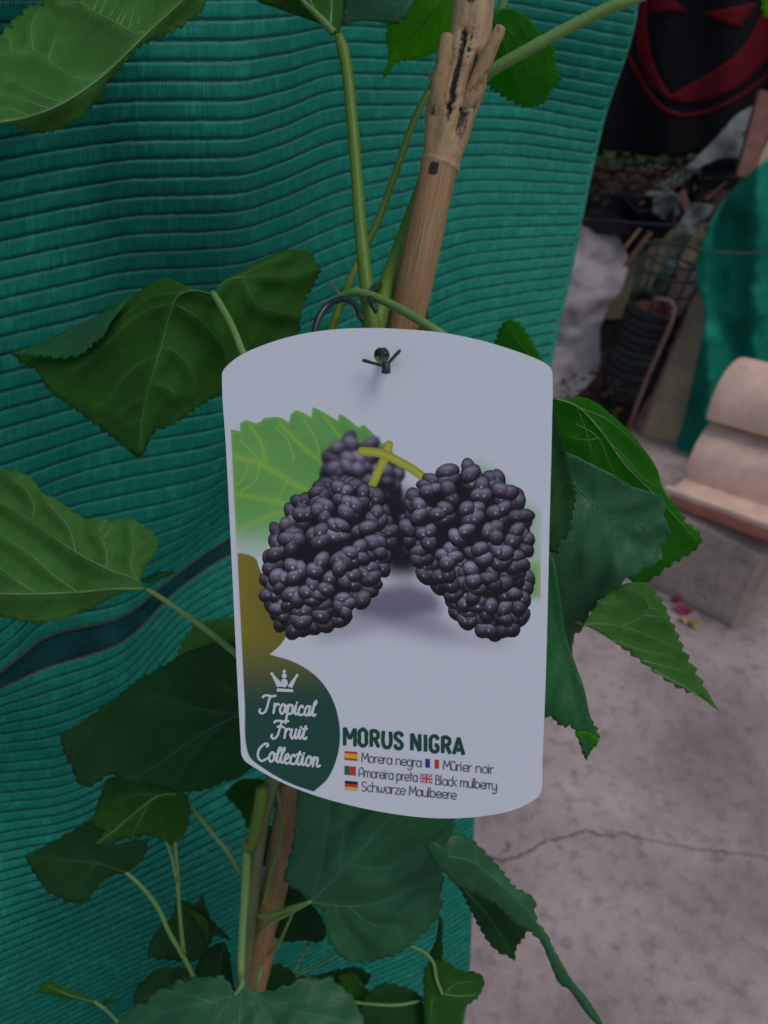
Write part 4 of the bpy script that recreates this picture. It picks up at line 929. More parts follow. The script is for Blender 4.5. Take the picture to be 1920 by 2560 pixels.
SANS = {
 'M': (1.3, [[(0,0),(.12,1.5)],[(.12,1.5),(.62,.45)],[(.62,.45),(1.1,1.5)],[(1.1,1.5),(1.22,0)]]),
 'A': (1.15, [[(0,0),(.06,.9),(.25,1.35),(.52,1.5),(.8,1.35),(.98,.9),(1.04,0)],[(.05,.5),(1.02,.5)]]),
 'B': (1.0, [[(0,0),(0,1.5)],[(0,1.5),(.5,1.45),(.68,1.15),(.5,.88),(0,.82)],[(0,.82),(.6,.78),(.85,.42),(.62,.06),(0,0)]]),
 'S': (1.0, [[(.78,1.3),(.5,1.5),(.15,1.4),(.02,1.1),(.2,.85),(.6,.68),(.8,.4),(.66,.08),(.35,0),(.02,.15)]]),
 'o': (1.08, [C(.48,.5,.46,.5)]), 'r': (.62, [[(0,0),(0,1)],[(0,.55),(.16,.9),(.5,1)]]),
 'e': (1.02, [[(.03,.52),(.9,.52),(.82,.85),(.48,1),(.12,.82),(.0,.5),(.12,.15),(.5,0),(.86,.12)]]),
 'a': (1.08, [C(.45,.5,.44,.5),[(.9,1),(.9,0)]]), 'n': (1.0, [[(0,0),(0,1)],[(0,.55),(.15,.88),(.42,1),(.7,.88),(.8,.55),(.8,0)]]),
 'g': (1.08, [C(.45,.5,.44,.5),[(.9,1),(.9,-.25),(.72,-.55),(.4,-.6),(.1,-.45)]]),
 'u': (1.0, [[(0,1),(0,.4),(.12,.1),(.4,0),(.68,.12),(.82,.45)],[(.82,1),(.82,0)]]),
 'i': (.32, [[(0,0),(0,1)],[(0,1.28),(0,1.42)]]), 'l': (.32, [[(0,0),(0,1.55)]]),
 'm': (1.5, [[(0,0),(0,1)],[(0,.55),(.12,.88),(.35,1),(.57,.88),(.65,.55),(.65,0)],[(.65,.55),(.77,.88),(1.0,1),(1.22,.88),(1.3,.55),(1.3,0)]]),
 'p': (1.08, [[(0,1),(0,-.55)],C(.45,.5,.44,.5)]), 't': (.72, [[(.28,1.45),(.28,0)],[(0,1),(.6,1)]]),
 'c': (.92, [C(.47,.5,.46,.5,50,310)]), 'k': (.85, [[(0,0),(0,1.55)],[(.68,1),(0,.42)],[(.2,.6),(.72,0)]]),
 'b': (1.08, [[(0,0),(0,1.55)],C(.45,.5,.44,.5)]), 'h': (1.0, [[(0,0),(0,1.55)],[(0,.55),(.15,.88),(.42,1),(.7,.88),(.8,.55),(.8,0)]]),
 'w': (1.3, [[(0,1),(.04,.4),(.28,0),(.52,.3),(.56,.85)],[(.56,.3),(.82,0),(1.06,.4),(1.1,1)]]), 'z': (.9, [[(.02,1),(.72,1)],[(.72,1),(0,0)],[(0,0),(.76,0)]]),
 'y': (1.0, [[(0,1),(0,.4),(.12,.1),(.4,0),(.68,.12),(.82,.45)],[(.82,1),(.82,-.25),(.62,-.55),(.3,-.6),(.05,-.45)]]), ' ': (.62, []),
}
SANS['û'] = (1.0, SANS['u'][1] + [[(.12,1.22),(.41,1.5)],[(.41,1.5),(.7,1.22)]])
SLAB = {   # bold condensed capitals, height 1, width as given
 'M': (.92, [[(.1,0),(.1,1)],[(.1,1),(.42,.35)],[(.42,.35),(.74,1)],[(.74,1),(.74,0)],[(0,.04),(.2,.04)],[(.64,.04),(.84,.04)]]),
 'O': (.72, [[(.3,1),(.1,.85),(.09,.5),(.1,.15),(.3,0),(.5,.15),(.51,.5),(.5,.85),(.3,1),(.22,.97)]]),
 'R': (.74, [[(.1,0),(.1,1)],[(.1,.95),(.36,.95),(.5,.85),(.5,.6),(.36,.5),(.1,.48)],[(.32,.48),(.56,0)]]),
 'U': (.74, [[(.1,1),(.1,.25),(.2,.06),(.32,.03),(.44,.06),(.54,.25),(.54,1)]]),
 'S': (.68, [[(.52,.76),(.46,.92),(.3,.97),(.12,.88),(.1,.7),(.22,.56),(.4,.44),(.51,.28),(.46,.1),(.3,.03),(.13,.1),(.08,.26)]]),
 'N': (.80, [[(.1,0),(.1,1)],[(.1,1),(.58,0)],[(.58,0),(.58,1)]]), 'I': (.36, [[(.14,0),(.14,1)]]),
 'G': (.74, [[(.54,.76),(.46,.93),(.3,.97),(.12,.85),(.09,.5),(.12,.15),(.3,.03),(.5,.1),(.53,.42)],[(.56,.44),(.34,.44)]]),
 'A': (.80, [[(.04,0),(.33,1)],[(.33,1),(.64,0)],[(.14,.28),(.54,.28)]]), ' ': (.34, []),
}
SCRIPT = {  # bold upright-slanted script; x-height 1, strokes join at (advance, ~.15)
 'T': (1.5, [[(-.15,2.05),(-.02,2.4),(.4,2.55),(1.0,2.45),(1.5,2.6)],[(.85,2.45),(.75,1.5),(.68,.6),(.42,.02),(.0,-.12),(-.3,.1),(-.2,.32)]]),
 'F': (1.35, [[(-.2,2.05),(-.05,2.4),(.4,2.5),(1.0,2.42),(1.6,2.55)],[(.8,2.42),(.7,1.5),(.62,.6),(.36,.02),(.0,-.12),(-.3,.1),(-.2,.3)],[(.35,1.25),(.8,1.32),(1.2,1.22)]]),
 'C': (1.45, [[(1.0,2.0),(1.15,2.35),(.95,2.62),(.62,2.45),(.25,1.7),(.08,.9),(.2,.25),(.6,-.02),(1.05,.15),(1.45,.4)]]),
 'r': (.8, [[(.12,1.02),(.12,.5),(.1,.0)],[(.12,.5),(.3,.85),(.5,1.0),(.68,.9)]]),
 'o': (.95, [[(.7,.9),(.42,1.0),(.15,.65),(.14,.25),(.38,.0),(.68,.25),(.72,.65),(.58,.95),(.8,.78),(1.0,.85)]]),
 'p': (.98, [[(0,.2),(.2,1.0),(.16,.2),(.08,-.95)],[(.17,.5),(.38,.95),(.62,.98),(.78,.6),(.66,.12),(.42,.02),(.2,.2)],[(.66,.12),(1.0,.2)]]),
 'i': (.55, [[(0,.2),(.22,1.0),(.2,.3),(.32,.03),(.58,.2)],[(.24,1.42),(.25,1.55)]]),
 'c': (.8, [[(.62,.8),(.45,1.0),(.2,.8),(.1,.42),(.22,.05),(.5,.02),(.85,.2)]]),
 'a': (1.0, [[(.7,.85),(.42,1.0),(.15,.65),(.14,.2),(.36,.0),(.62,.3),(.76,1.0)],[(.76,1.0),(.7,.35),(.78,.03),(1.02,.2)]]),
 'l': (.52, [[(0,.2),(.25,1.0),(.42,1.9),(.34,2.2),(.22,1.9),(.18,.8),(.2,.15),(.36,.02),(.56,.2)]]),
 'u': (1.0, [[(0,.3),(.16,1.0),(.12,.3),(.3,.0),(.55,.25),(.72,1.0)],[(.72,1.0),(.66,.3),(.76,.03),(1.02,.2)]]),
 't': (.62, [[(0,.2),(.22,.9),(.32,1.75)],[(.32,1.75),(.2,.6),(.24,.1),(.42,.02),(.66,.2)],[(-.02,1.12),(.55,1.2)]]),
 'e': (.78, [[(.02,.3),(.4,.5),(.6,.78),(.42,1.0),(.2,.8),(.12,.4),(.24,.05),(.5,.02),(.82,.2)]]),
 'n': (1.0, [[(0,.3),(.14,1.0),(.1,.0)],[(.12,.5),(.36,.92),(.56,.95),(.62,.6),(.58,.2),(.72,.03),(1.0,.2)]]), ' ': (.6, []),
}
def text(s_, font, x, y, size, slope, x_end, lw, material, off, corner, slant=0., upslope=0.0, name='lettering', hstretch=1, squash=1.0):
    adv = sum(font[ch][0] for ch in s_); last = font[s_[-1]][0]
    kx = (x_end - x) / adv; strokes = []; cx = 0
    for ch in s_:
        a, sts = font[ch]
        for st in sts:
            pts = [(x + kx * (cx + q[0] + slant * q[1] * size / kx), y + slope * kx * (cx + q[0]) - size * (q[1] if q[1] < 1 else 1 + (q[1] - 1) * squash)) for q in st]
            if len(pts) > 2: pts = spline(pts, 1.6, corner=corner)
            else: pts = spline(pts, 4, corner=0)
            strokes.append((np.asarray(pts), lw))
        cx += a
    v, f = ribbons(strokes, lw, off, cap=corner != 999)
    return obj(name, v, f, material, card_root, smooth=False)
text('MORUS NIGRA', SLAB, 858, 1860, 42, .088, 1166, 9, M['inkgreen'], .00016, 999)
text('Morera negra', SANS, 905, 1904, 15.5, .088, 1056, 2.3, M['inkgrey'], .00016, 0)
text('Mûrier noir', SANS, 1109, 1923, 15.5, .088, 1236, 2.3, M['inkgrey'], .00016, 0)
text('Amoreira preta', SANS, 898, 1941, 15.5, .088, 1046, 2.3, M['inkgrey'], .00016, 0)
text('Black mulberry', SANS, 1090, 1961, 15.5, .088, 1244, 2.3, M['inkgrey'], .00016, 0)
text('Schwarze Maulbeere', SANS, 905, 1977, 15.5, .088, 1143, 2.3, M['inkgrey'], .00016, 0)
text('Tropical', SCRIPT, 654, 1780, 24, .075, 788, 5.8, M['inkwhite'], .00016, 0, .12, squash=.5)
text('Fruit', SCRIPT, 684, 1843, 24, .06, 766, 5.8, M['inkwhite'], .00016, 0, .12, squash=.5)
text('Collection', SCRIPT, 642, 1900, 24, .11, 800, 5.8, M['inkwhite'], .00016, 0, .12, squash=.5)
# crown emblem
def cpoly(pts, off):
    q = np.array(pts, float); return onc(q[:, 0], q[:, 1], off), [tuple(range(len(q)))]
crown = [cpoly([(693,1720),(733,1723),(734,1730),(692,1728)], .00016), cpoly([(693,1717),(679,1686),(683,1684),(700,1702),(707,1716)], .00016), cpoly([(731,1719),(721,1717),(727,1704),(740,1688),(744,1690)], .00016),
         cpoly(C(711,1707,9,11,0,345,16), .00017), cpoly(C(711,1689,6,6.5,0,345,14), .00018), cpoly(C(711,1678,4.5,4.5,0,330,12), .00019), cpoly(C(680,1684,4,4,0,330,12), .00018), cpoly(C(743,1688,4,4,0,330,12), .00018), cpoly(C(698,1711,4.5,5,0,330,12), .00018), cpoly(C(726,1713,4.5,5,0,330,12), .00018)]
obj('crown_emblem', *join(crown), M['inkwhite'], card_root, smooth=False)
def flag(x, y, w_, h, parts):
    root = None
    for i, (k, a) in enumerate(parts):
        pts = [(x + u * w_, y + v_ * h + .088 * u * w_) for u, v_ in a]
        v, f = cpoly(pts, .00016 + i * 2e-5)
        o = obj('printed_flag' if root is None else 'flag_field', v, f, M['flag_' + k], root or card_root, smooth=False); root = root or o
rect = lambda a, b, c_, d_: [(a, b), (a, d_), (c_, d_), (c_, b)]
flag(862, 1877, 32, 22, [('red', rect(0,0,1,1)), ('yellow', rect(0,.25,1,.75))])
flag(1064, 1896, 34, 22, [('white', rect(0,0,1,1)), ('blue', rect(0,0,.33,1)), ('red', rect(.67,0,1,1))])
flag(862, 1914, 28, 22, [('red', rect(0,0,1,1)), ('green', rect(0,0,.4,1))])
flag(1052, 1934, 29, 21, [('blue', rect(0,0,1,1)), ('white', [(0,0),(0,.22),(.8,1),(1,1),(1,.78),(.2,0)]), ('white', [(1,0),(.8,0),(0,.78),(0,1),(.2,1),(1,.22)]), ('red', [(0,0),(0,.1),(.9,1),(1,1),(1,.9),(.1,0)]), ('red', [(1,0),(.9,0),(0,.9),(0,1),(.1,1),(1,.1)]), ('white', rect(.36,0,.64,1)), ('white', rect(0,.32,1,.68)), ('red', rect(.42,0,.58,1)), ('red', rect(0,.4,1,.6))])
flag(863, 1951, 32, 22, [('yellow', rect(0,0,1,1)), ('red', rect(0,.33,1,.67)), ('black', rect(0,0,1,.33))])

# ------------------------------------------------------------------ plastic-coated wire tie through the card and round the cane
tie = thing('wire_tie', onc(958, 890), 'dark green plastic coated wire tie holding the label to the stem', 'wire tie')
def wpath(pts, step=4):
    s_ = spline(pts, step, corner=0); return P(s_[:, 0], s_[:, 1], s_[:, 2]), s_[:, 3] / 2 * s_[:, 2] / F
cdep = lambda x, y: float(np.linalg.norm(onc(x, y) - CN) / np.linalg.norm(ray(x, y)))
d0 = cdep(960, 900)
tube('knot_loop', *wpath([(952,878,d0+.012,17),(956,893,d0+.001,17),(960,905,d0-.003,17),(964,917,d0-.005,19),(965,926,d0-.005,17),(965,931,d0-.004,12)]), M['tie'], tie, 14)
tube('knot_end', *wpath([(905,901,d0-.0025,5),(908,901,d0-.0025,8),(930,907,d0-.003,8),(957,914,d0-.004,8)]), M['tie'], tie, 10)
tube('knot_end', *wpath([(1001,874,d0-.004,5),(999,877,d0-.004,8),(985,892,d0-.004,8),(969,910,d0-.004,8)]), M['tie'], tie, 10)
c_ = P(np.array([964., 965, 965]), np.array([908., 921, 933]), np.array([d0-.0055]*3)); 
tube('knot_bead', spline(c_, .0004, corner=0), .0013, M['tie'], tie, 14)
tube('wire_loop', *wpath([(905,800,.300,10),(902,795,.300,15),(893,770,.303,16),(878,752,.305,16),(852,748,.307,16),(820,763,.308,17),(797,795,.306,17),(787,835,.303,18),(800,890,.298,18),(860,900,.28,17),(952,880,d0+.010,17)]), M['tie'], tie, 12)
tube('wire_loop', *wpath([(938,776,.300,10),(935,768,.300,16),(927,745,.304,16),(932,722,.312,17),(950,712,.325,17),(985,717,.345,17),(1035,738,.355,17),(1058,762,.345,17),(1063,790,.33,18),(1055,825,.318,18),(1030,870,.30,17),(960,885,d0+.012,17)]), M['tie'], tie, 12)
for x, y in ((905, 798), (938, 774)):
    q = P(np.array([x - .5, x, x + .5]), np.array([y - 9., y, y + 9]), np.array([.2995] * 3)); tube('wire_tip', q, np.array([.4, 1, .4]) * .0012, M['tie'], tie, 10)

# ------------------------------------------------------------------ things in the yard behind
# concrete block with the roof tiles on it
c0 = onZ(1831, 1574, 0); ea = Vector((-.735, .678, 0)); eb = Vector((.70, .714, 0))
def rough_box(name, o, a, b, c, m, parent=None, cuts=7, amp=.004, bev=.006):
    bm = bmesh.new(); v, f = box_data(o, a, b, c)
    vs = [bm.verts.new(q) for q in v]
    for q in f: bm.faces.new([vs[i] for i in q])
    bmesh.ops.bevel(bm, geom=bm.edges[:], offset=bev, segments=2, affect='EDGES', profile=.6)
    bmesh.ops.subdivide_edges(bm, edges=[e for e in bm.edges if e.calc_length() > .03], cuts=cuts, use_grid_fill=True)
    for q in bm.verts:
        n_ = noise.noise_vector(q.co * 30) * amp + noise.noise_vector(q.co * 9) * amp; q.co += n_
    bm.normal_update()
    V = [tuple(q.co) for q in bm.verts]; bm.verts.index_update(); Fc = [tuple(q.index for q in fc.verts) for fc in bm.faces]; bm.free()
    return obj(name, V, Fc, m, parent)
blk = rough_box('concrete_block', c0, ea * .20, eb * .40, Vector((0, 0, .2)), M['block'])
props(blk, 'weathered grey concrete block lying on the yard under the roof tiles', 'concrete block')
def tile_mesh(name, o, e, n_, up, length, mt, label, pan=True):
    """S-profile tile: flat pan at the front, barrel behind"""
    prof = ([(-.005, .02), (0, 0), (.02, 0), (.05, 0), (.066, .002)] if pan else []) + [(.166 - .10 * math.cos(R(a)), .002 + .10 * math.sin(R(a))) for a in range(8 if pan else 0, 181, 7)]
    th_ = .013; V = []; Fc = []; NL = 10
    nrm = []
    for i in range(len(prof)):
        a = np.array(prof[max(0, i-1)]); b = np.array(prof[min(len(prof)-1, i+1)]); d_ = b - a; d_ /= np.linalg.norm(d_); nrm.append((-d_[1], d_[0]))
    for j in range(NL + 1):
        t_ = length * j / NL
        for side_ in (0, 1):
            for (a, z), (na, nz) in zip(prof, nrm):
                V.append(o + e * t_ + n_ * (a - na * th_ * side_) + up * (z - nz * th_ * side_))
    k = len(prof); row = 2 * k
    for j in range(NL):
        for i in range(k - 1):
            Fc.append((j*row+i, j*row+i+1, (j+1)*row+i+1, (j+1)*row+i)); Fc.append((j*row+k+i, (j+1)*row+k+i, (j+1)*row+k+i+1, j*row+k+i+1))
        for i in (0, k - 1): Fc.append((j*row+i, (j+1)*row+i, (j+1)*row+k+i, j*row+k+i))
    for j in (0, NL):
        for i in range(k - 1): Fc.append((j*row+i, j*row+k+i, j*row+k+i+1, j*row+i+1))
    o_ = obj(name, [tuple(q) for q in V], Fc, mt); m = o_.modifiers.new('bevel', 'BEVEL'); m.width = .003; m.segments = 2; m.limit_method = 'ANGLE'
    props(o_, label, 'roof tile', 'roof tiles stacked on the block'); return o_
e_ = Vector((.70, -.70, .14)).normalized(); n__ = Vector((.7, .7, 0)).normalized(); up_ = e_.cross(n__).normalized()
TB = onZ(1668, 1228, .222)
tile_mesh('roof_tile', TB - up_ * .016 + e_ * .012, e_, n__, up_, .36, M['tile2'], 'terracotta roof tile under the stack with only its lip showing')
tile_mesh('roof_tile', TB, e_, n__, up_, .34, M['tile'], 'pale terracotta barrel roof tile with a flat lip over the block')
tile_mesh('roof_tile', TB + n__ * .052 + up_ * .118 + e_ * .004, e_, n__, up_, .34, M['tile'], 'pale terracotta half round roof tile on top of the lipped one', False)
tile_mesh('roof_tile', TB + n__ * .25 + up_ * .11 + e_ * .13, e_, n__, up_, .34, M['tile2'], 'reddish terracotta half round roof tile at the back of the stack', False)
for (a, b, r_, mk, lb) in ((onZ(1690, 1345, .02), onZ(1770, 1262, .12), .006, 'black', 'thin black rod leaning under the roof tiles'), (onZ(1660, 1352, .02), onZ(1752, 1258, .12), .009, 'whiteslat', 'thin whitish rod leaning under the roof tiles')):
    props(tube('black_rod' if mk == 'black' else 'white_rod', [a, a.lerp(b, .5), b], r_, M[mk]), lb, 'rod')

# generic crumpled sheet from an outline on a leaning surface
def cloth(name, outline, Yf, m, amp, freq, label, cat, spacing=8, edge_amp=2.5, kind=None, solid=.0015, fold=None):
    ol = spline(outline, spacing * .7, True)
    ol = ol + rng.normal(0, edge_amp * .3, ol.shape)
    x0, y0 = ol.min(0); x1, y1 = ol.max(0); gx, gy = np.meshgrid(np.arange(x0, x1, spacing), np.arange(y0, y1, spacing)); gx, gy = gx.ravel(), gy.ravel()
    k = signed_dist(ol, gx, gy) < -spacing * .5
    v2, fc = cdt(ol, np.stack([gx[k], gy[k]], 1))
    V = []
    for x, y in v2:
        p = onY(x, y, Yf(x, y)); dv = (p - CAM).normalized()
        n_ = noise.fractal(p * freq, 1.0, 2.0, 4); n_ += .6 * (abs(noise.noise(p * freq * 1.7)) - .3)
        if fold: n_ += fold(x, y)
        V.append(p + dv * amp * n_)
    o_ = obj(name, [tuple(q) for q in V], fc, m, solid=solid); props(o_, label, cat, kind=kind); return o_, (v2, V)

cloth('plastic_sheet', [(1250,600),(1330,560),(1480,548),(1545,590),(1570,650),(1555,720),(1520,770),(1500,830),(1500,920),(1440,990),(1380,1020),(1260,1000)], lambda x, y: 2.0 + .16 * (960 - y) / 400, M['film'], .035, 7, 'crumpled milky plastic sheet slumped on the soil heap', 'plastic sheet')
cloth('plastic_film', [(1900,255),(1930,300),(1925,345),(1870,400),(1810,395),(1765,412),(1710,455),(1650,492),(1610,488),(1640,462),(1690,435),(1745,390),(1790,345),(1845,285)], lambda x, y: 2.38 + (300 - y) / 1200, M['filmgrey'], .03, 10, 'twisted strip of grey plastic film below the black flag', 'plastic film', 6)
cloth('plastic_film', [(1630,500),(1680,478),(1705,500),(1700,540),(1660,550),(1632,535)], lambda x, y: 2.18, M['filmgrey'], .03, 12, 'small torn scrap of plastic film beside the black trays', 'plastic film', 6)
cloth('plastic_film', [(1735,505),(1790,515),(1740,580),(1705,640),(1680,700),(1640,695),(1665,625),(1695,560)], lambda x, y: 2.12, M['filmgrey'], .02, 12, 'grey plastic film strip running down behind the wire basket', 'plastic film', 6)
cloth('debris_net', [(1690,1118),(1712,1040),(1735,940),(1758,830),(1762,770),(1740,700),(1742,640),(1765,580),(1800,515),(1850,455),(1920,400),(2150,330),(2200,700),(2150,1200),(1900,1180),(1760,1165)], lambda x, y: 1.86 + .03 * math.sin(x / 22) + .0001 * (900 - y), M['film2'], .035, 7, 'glossy green debris net draped behind the roof tiles', 'net', 9,
      fold=lambda x, y: .35 * math.sin(x / 23 + y / 120) + .15 * math.sin(x / 9 + y / 260))
a = [onY(x, y, 1.80) for x, y in ((1736, 622), (1800, 630), (1870, 633), (2000, 625))]
props(tube('net_rope', spline([tuple(q) for q in a], .02, corner=0), .0018, plain('grey_rope', (.07, .09, .085), .8, .2)), 'pale rope strung across the green debris net', 'rope')

# black flag with a red shield emblem
FY = lambda x, y: 2.6 + .025 * math.sin(x / 60 + y / 300) + .012 * math.sin(x / 27)
flag_root = thing('hanging_flag', onY(1720, 390, 2.6), 'black cloth flag with a red shield emblem hanging over the rubbish heap', 'flag')
def flag_piece(name, outline, m, off, corner=40, spacing=12):
    ol = spline(outline, 8, True, corner)
    x0, y0 = ol.min(0); x1, y1 = ol.max(0); gx, gy = np.meshgrid(np.arange(x0, x1, spacing), np.arange(y0, y1, spacing)); gx, gy = gx.ravel(), gy.ravel()
    k = signed_dist(ol, gx, gy) < -spacing * .4
    v2, fc = cdt(ol, np.stack([gx[k], gy[k]], 1))
    return obj(name, [tuple(onY(x, y, FY(x, y) - off)) for x, y in v2], fc, m, flag_root, solid=.001)
flag_piece('cloth', [(1440,-500),(1450,0),(1470,200),(1490,385),(1560,388),(1650,392),(1740,386),(1850,392),(2100,385),(2150,0),(2150,-500)], M['flagcloth'], 0, spacing=16)
flag_piece('shield_band', [(1586,-120),(1588,0),(1585,60),(1591,120),(1610,180),(1640,225),(1670,248),(1705,258),(1745,255),(1800,240),(1850,215),(1892,178),(1935,110),(1965,20),(1970,-120),(1925,-120),(1917,-10),(1903,30),(1885,70),(1862,110),(1838,138),(1770,185),(1720,213),(1676,238),(1650,195),(1631,150),(1620,100),(1617,60),(1619,0),(1620,-120)], M['flagred'], .004)
flag_piece('shield_outline', [(1560,130),(1572,158),(1602,212),(1632,257),(1662,281),(1702,293),(1752,289),(1802,271),(1862,240),(1925,186),(1990,100),(1992,88),(1922,176),(1858,231),(1800,262),(1750,279),(1704,283),(1668,271),(1640,248),(1612,205),(1580,150),(1565,118)], M['flagred'], .004)
flag_piece('shield_wedge', [(1622,-90),(1624,30),(1720,29),(1690,5),(1660,-90)], M['flagred'], .004, 10)
flag_piece('shield_wedge', [(1756,34),(1892,7),(1850,71)], M['flagred'], .004, 10)

# nested black pots
pb = onZ(1537, 1046, 0); ptop = onY(1642, 762, 1.99); ax = (ptop - pb); ht = ax.length; ax.normalize()
rotm = Vector((0, 0, 1)).rotation_difference(ax).to_matrix().to_4x4()
NP = 11
ORD = ['', 'second', 'third', 'fourth', 'fifth', 'sixth', 'seventh', 'eighth', 'ninth', 'tenth']
for i in range(NP):
    z0 = (ht - .14) * i / (NP - 1)
    Mx = Matrix.Translation(pb + ax * z0) @ rotm
    j = random.uniform(-.003, .003)
    prof = [(.002, .004), (.05, .004), (.052, 0), (.055, .004), (.069+j, .118), (.076+j, .119), (.077+j, .125), (.077+j, .137), (.0755+j, .14), (.072, .139), (.0705, .128), (.052, .012), (.002, .010)]
    v, f = lathe(prof, 36, Mx)
    o_ = obj('flower_pot', v, f, M['potgreen' if i < 6 else 'black'])
    props(o_, 'topmost black plastic flower pot of the nested stack' if i == NP - 1 else 'bottom dark plastic flower pot of the nested stack' if i == 0 else 'black plastic flower pot, %s from the bottom of the nested stack' % ORD[i], 'flower pot', 'nested black flower pots')
Mx = Matrix.Translation(pb + ax * (ht - .115)) @ rotm
v, f = lathe([(.002, .0), (.045, .0), (.06, .08), (.063, .08), (.063, .092), (.058, .092), (.044, .006), (.002, .006)], 28, Mx)
props(obj('clay_pot', v, f, M['potred']), 'small dark red pot sitting inside the topmost black pot', 'flower pot')
# wire basket standing on the pots
wb = thing('wire_basket', pb + ax * ht, 'round dark green wire basket standing on the stack of pots', 'wire basket')
rings = []
for r_, z in ((.074, .004), (.076, .055), (.080, .10), (.083, .135)):
    cc = [tuple(Matrix.Translation(pb + ax * ht) @ rotm @ Vector((r_*math.cos(a_), r_*math.sin(a_), z))) for a_ in np.linspace(0, 2*math.pi, 33)]
    tube('ring', cc, .0032, M['wire'], wb, 6)
for a_ in np.linspace(0, 2*math.pi, 9)[:-1] + .25:
    cc = [tuple(Matrix.Translation(pb + ax * ht) @ rotm @ Vector((r_*math.cos(a_), r_*math.sin(a_), z))) for r_, z in ((.07, -.002), (.0735, .03), (.0775, .08), (.083, .137))]
    tube('upright', cc, .0028, M['wire'], wb, 6)
# pinkish bent tube
hp = [onY(x, y, Y_) for x, y, Y_ in ((1632, 748, 1.88), (1655, 749, 1.87), (1676, 753, 1.86), (1686, 768, 1.85), (1680, 800, 1.84), (1655, 860, 1.83), (1615, 950, 1.82), (1575, 1060, 1.80))]
hp.append(onZ(1560, 1100, .0))
props(tube('bent_tube', spline([tuple(q) for q in hp], .01, corner=0), .0055, M['copper'], seg=10), 'thin pinkish bent tube leaning between the pots and the board', 'tube')
# boxed board: brown edge and cream face
b0 = onZ(1600, 1088, 0); kl = onZ(1564, 1047, 0) - b0; kr = onZ(1688, 1108, 0) - b0; upv = onY(1742, 690, b0.y + .05) - b0
bd = thing('board', b0, 'tall narrow board with brown edge and cream face leaning by the debris net', 'board')
obj('brown_edge', *box_data(b0, kl, kr * .06, upv), M['boardbrown'], bd, smooth=False, bevel=.002)
obj('brown_strip', *box_data(b0 + kl * 1.01, kl * .18, kr * .1, upv), M['boardbrown'], bd, smooth=False, bevel=.002)
obj('cream_face', *box_data(b0 + kr * .065 - kl * .02, kr * .94, kl * .3, upv * .995), M['boardcream'], bd, smooth=False, bevel=.002)
# beige panel behind the pots
p0 = onY(1512, 800, 2.12); v, f = box_data(onY(1500, 800, 2.10), onY(1590, 795, 2.13) - onY(1500, 800, 2.10), Vector((0, .012, 0)), onY(1590, 640, 2.16) - onY(1512, 800, 2.10))
props(obj('cardboard_sheet', v, f, M['cardboard'], smooth=False, bevel=.002), 'beige cardboard sheet standing between plastic sheet and stack of pots', 'cardboard')
cloth('beige_sack', [(1640,590),(1720,560),(1790,560),(1760,640),(1740,720),(1700,760),(1620,740),(1600,680)], lambda x, y: 2.2, M['cardboard'], .03, 8, 'dull beige sack on the heap behind the wire basket', 'sack')
# black trays
def tray(px, py, Y_, w_, d_, h, rot, tilt, label):
    c_ = onY(px, py, Y_); Mx = Matrix.Translation(c_) @ Matrix.Rotation(R(rot), 4, 'Z') @ Matrix.Rotation(R(tilt), 4, 'X')
    o_ = [(-w_, -d_), (w_, -d_), (w_, d_), (-w_, d_)]
    V = []
    for s_, z in ((.86, 0), (1.0, h), (1.06, h), (1.06, h - .008), (1.02, h - .008)):
        V += [tuple(Mx @ Vector((x * s_, y * s_, z))) for x, y in o_]
    V += [tuple(Mx @ Vector((x * .84, y * .84, .004))) for x, y in o_]
    Fc = [(3, 2, 1, 0), (20, 21, 22, 23)]
    def ringf(a_, b_): return [(a_+i, a_+(i+1) % 4, b_+(i+1) % 4, b_+i) for i in range(4)]
    Fc += ringf(0, 16) + ringf(16, 12) + ringf(12, 8) + ringf(8, 4) + ringf(4, 20)
    t_ = obj('seed_tray', V, Fc, M['black'], smooth=False, bevel=.002); props(t_, label, 'tray')
tray(1545, 560, 2.20, .13, .07, .05, -8, 12, 'black plastic tray lying above the milky plastic sheet')
tray(1640, 530, 2.27, .10, .06, .04, 18, 8, 'small black plastic tray wedged behind the plastic scrap')
tray(1790, 455, 2.34, .085, .05, .045, 10, 14, 'black plastic tray below the twisted plastic film')
# planks and sticks
for (xa, ya, Ya, xb, yb, Yb, w_, t_, mk, lb) in ((1855, 450, 2.2, 1912, 235, 2.3, .05, .02, 'plank', 'reddish brown plank leaning beside the green debris net'), (1890, 425, 2.22, 1950, 300, 2.28, .03, .02, 'boardcream', 'pale wooden batten beside the reddish brown plank'),
      (1560, 665, 2.06, 1625, 580, 2.08, .012, .01, 'plank', 'thin reddish stick poking from the heap over the beige panel'), (1700, 480, 2.2, 1725, 540, 2.18, .02, .012, 'plank', 'short brown wood scrap beside the grey film'),
      (1560, 620, 2.1, 1600, 570, 2.12, .008, .006, 'twig', 'thin dry twig on the heap near black tray'), (1760, 500, 2.25, 1830, 440, 2.3, .006, .006, 'twig', 'thin dry twig resting against the rear black tray')):
    a_, b_ = onY(xa, ya, Ya), onY(xb, yb, Yb); d_ = b_ - a_; s_ = d_.cross(Vector((0, 1, 0))).normalized() * w_; q = d_.cross(s_).normalized() * t_
    props(obj('plank' if w_ > .015 else 'stick', *box_data(a_ - s_ / 2, s_, q, d_), M[mk], smooth=False, bevel=.002), lb, 'plank' if w_ > .015 else 'stick')
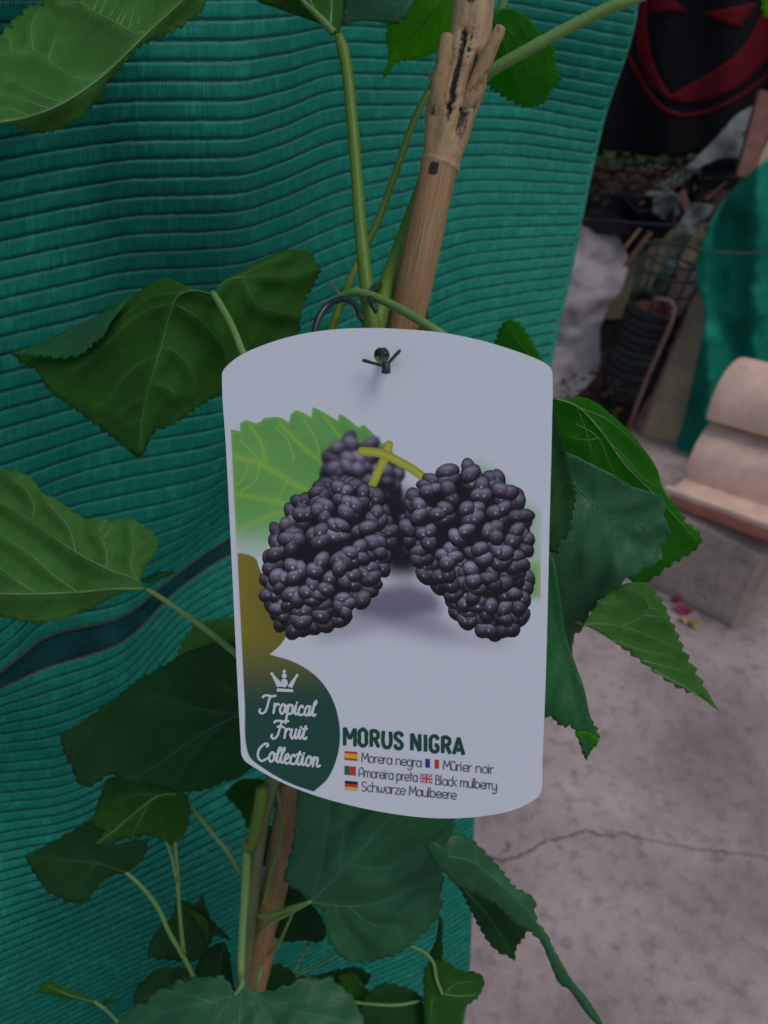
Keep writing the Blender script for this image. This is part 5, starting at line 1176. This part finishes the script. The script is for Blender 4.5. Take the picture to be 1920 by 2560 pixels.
# leaf litter on the heap: scattered small leaves, nobody could count them
def litter(name, n_, region, Yr, m, label):
    parts = []
    for i in range(n_):
        x, y = random.uniform(*region[:2]), random.uniform(*region[2:]); c_ = onY(x, y, random.uniform(*Yr))
        s_ = random.uniform(.005, .02); q = Matrix.Rotation(random.uniform(0, 6.3), 3, 'Z') @ Matrix.Rotation(random.uniform(-1, 1), 3, 'X') @ Matrix.Rotation(random.uniform(-.7, .7), 3, 'Y')
        sh_ = [(-1, 0, 0), (-.4, .4, .1), (.3, .42, .15), (1, 0, 0), (.3, -.42, .15), (-.4, -.4, .1), (0, 0, 0)]
        parts.append((np.array([tuple(c_ + q @ (Vector(k) * s_)) for k in sh_]), [(0, 6, 1), (1, 6, 2), (2, 6, 3), (3, 6, 4), (4, 6, 5), (5, 6, 0)]))
    props(obj(name, *join(parts), m), label, 'leaf litter', kind='stuff')
litter('green_leaf_litter', 240, (1480, 1760, 385, 445), (2.34, 2.5), M['litter1'], 'green leaf litter along the foot of the black flag')
litter('brown_leaf_litter', 330, (1480, 1760, 410, 520), (2.2, 2.4), M['litter2'], 'brown dry leaf litter and scraps on the soil heap')
litter('dark_leaf_litter', 120, (1400, 1560, 930, 1060), (1.85, 2.05), M['litter2'], 'brown scraps scattered on the ground near the pots')
# petals on the concrete
for x, y, s_, mk, lb in ((1712, 1528, .018, 'pink', 'crumpled pink petal lying on the concrete'), (1690, 1500, .010, 'pink', 'smaller dull pink petal fragment by the block'), (1718, 1553, .012, 'yellow', 'small yellow petal by the pink one'), (1735, 1562, .012, 'yellow', 'second small yellow petal lying beside the first')):
    c_ = onZ(x, y, .006); V = [tuple(c_ + Vector((math.cos(a_) * s_ * (1 + .3 * math.sin(3 * a_)), math.sin(a_) * s_ * .8, .006 * math.sin(2 * a_ + x) + .004))) for a_ in np.linspace(0, 6.28, 13)[:-1]] + [tuple(c_)]
    props(obj('petal', V, [(i, (i + 1) % 12, 12) for i in range(12)], M[mk]), lb, 'petal')
for o_ in list(bpy.data.objects):
    if 'wl' in o_: del o_['wl']
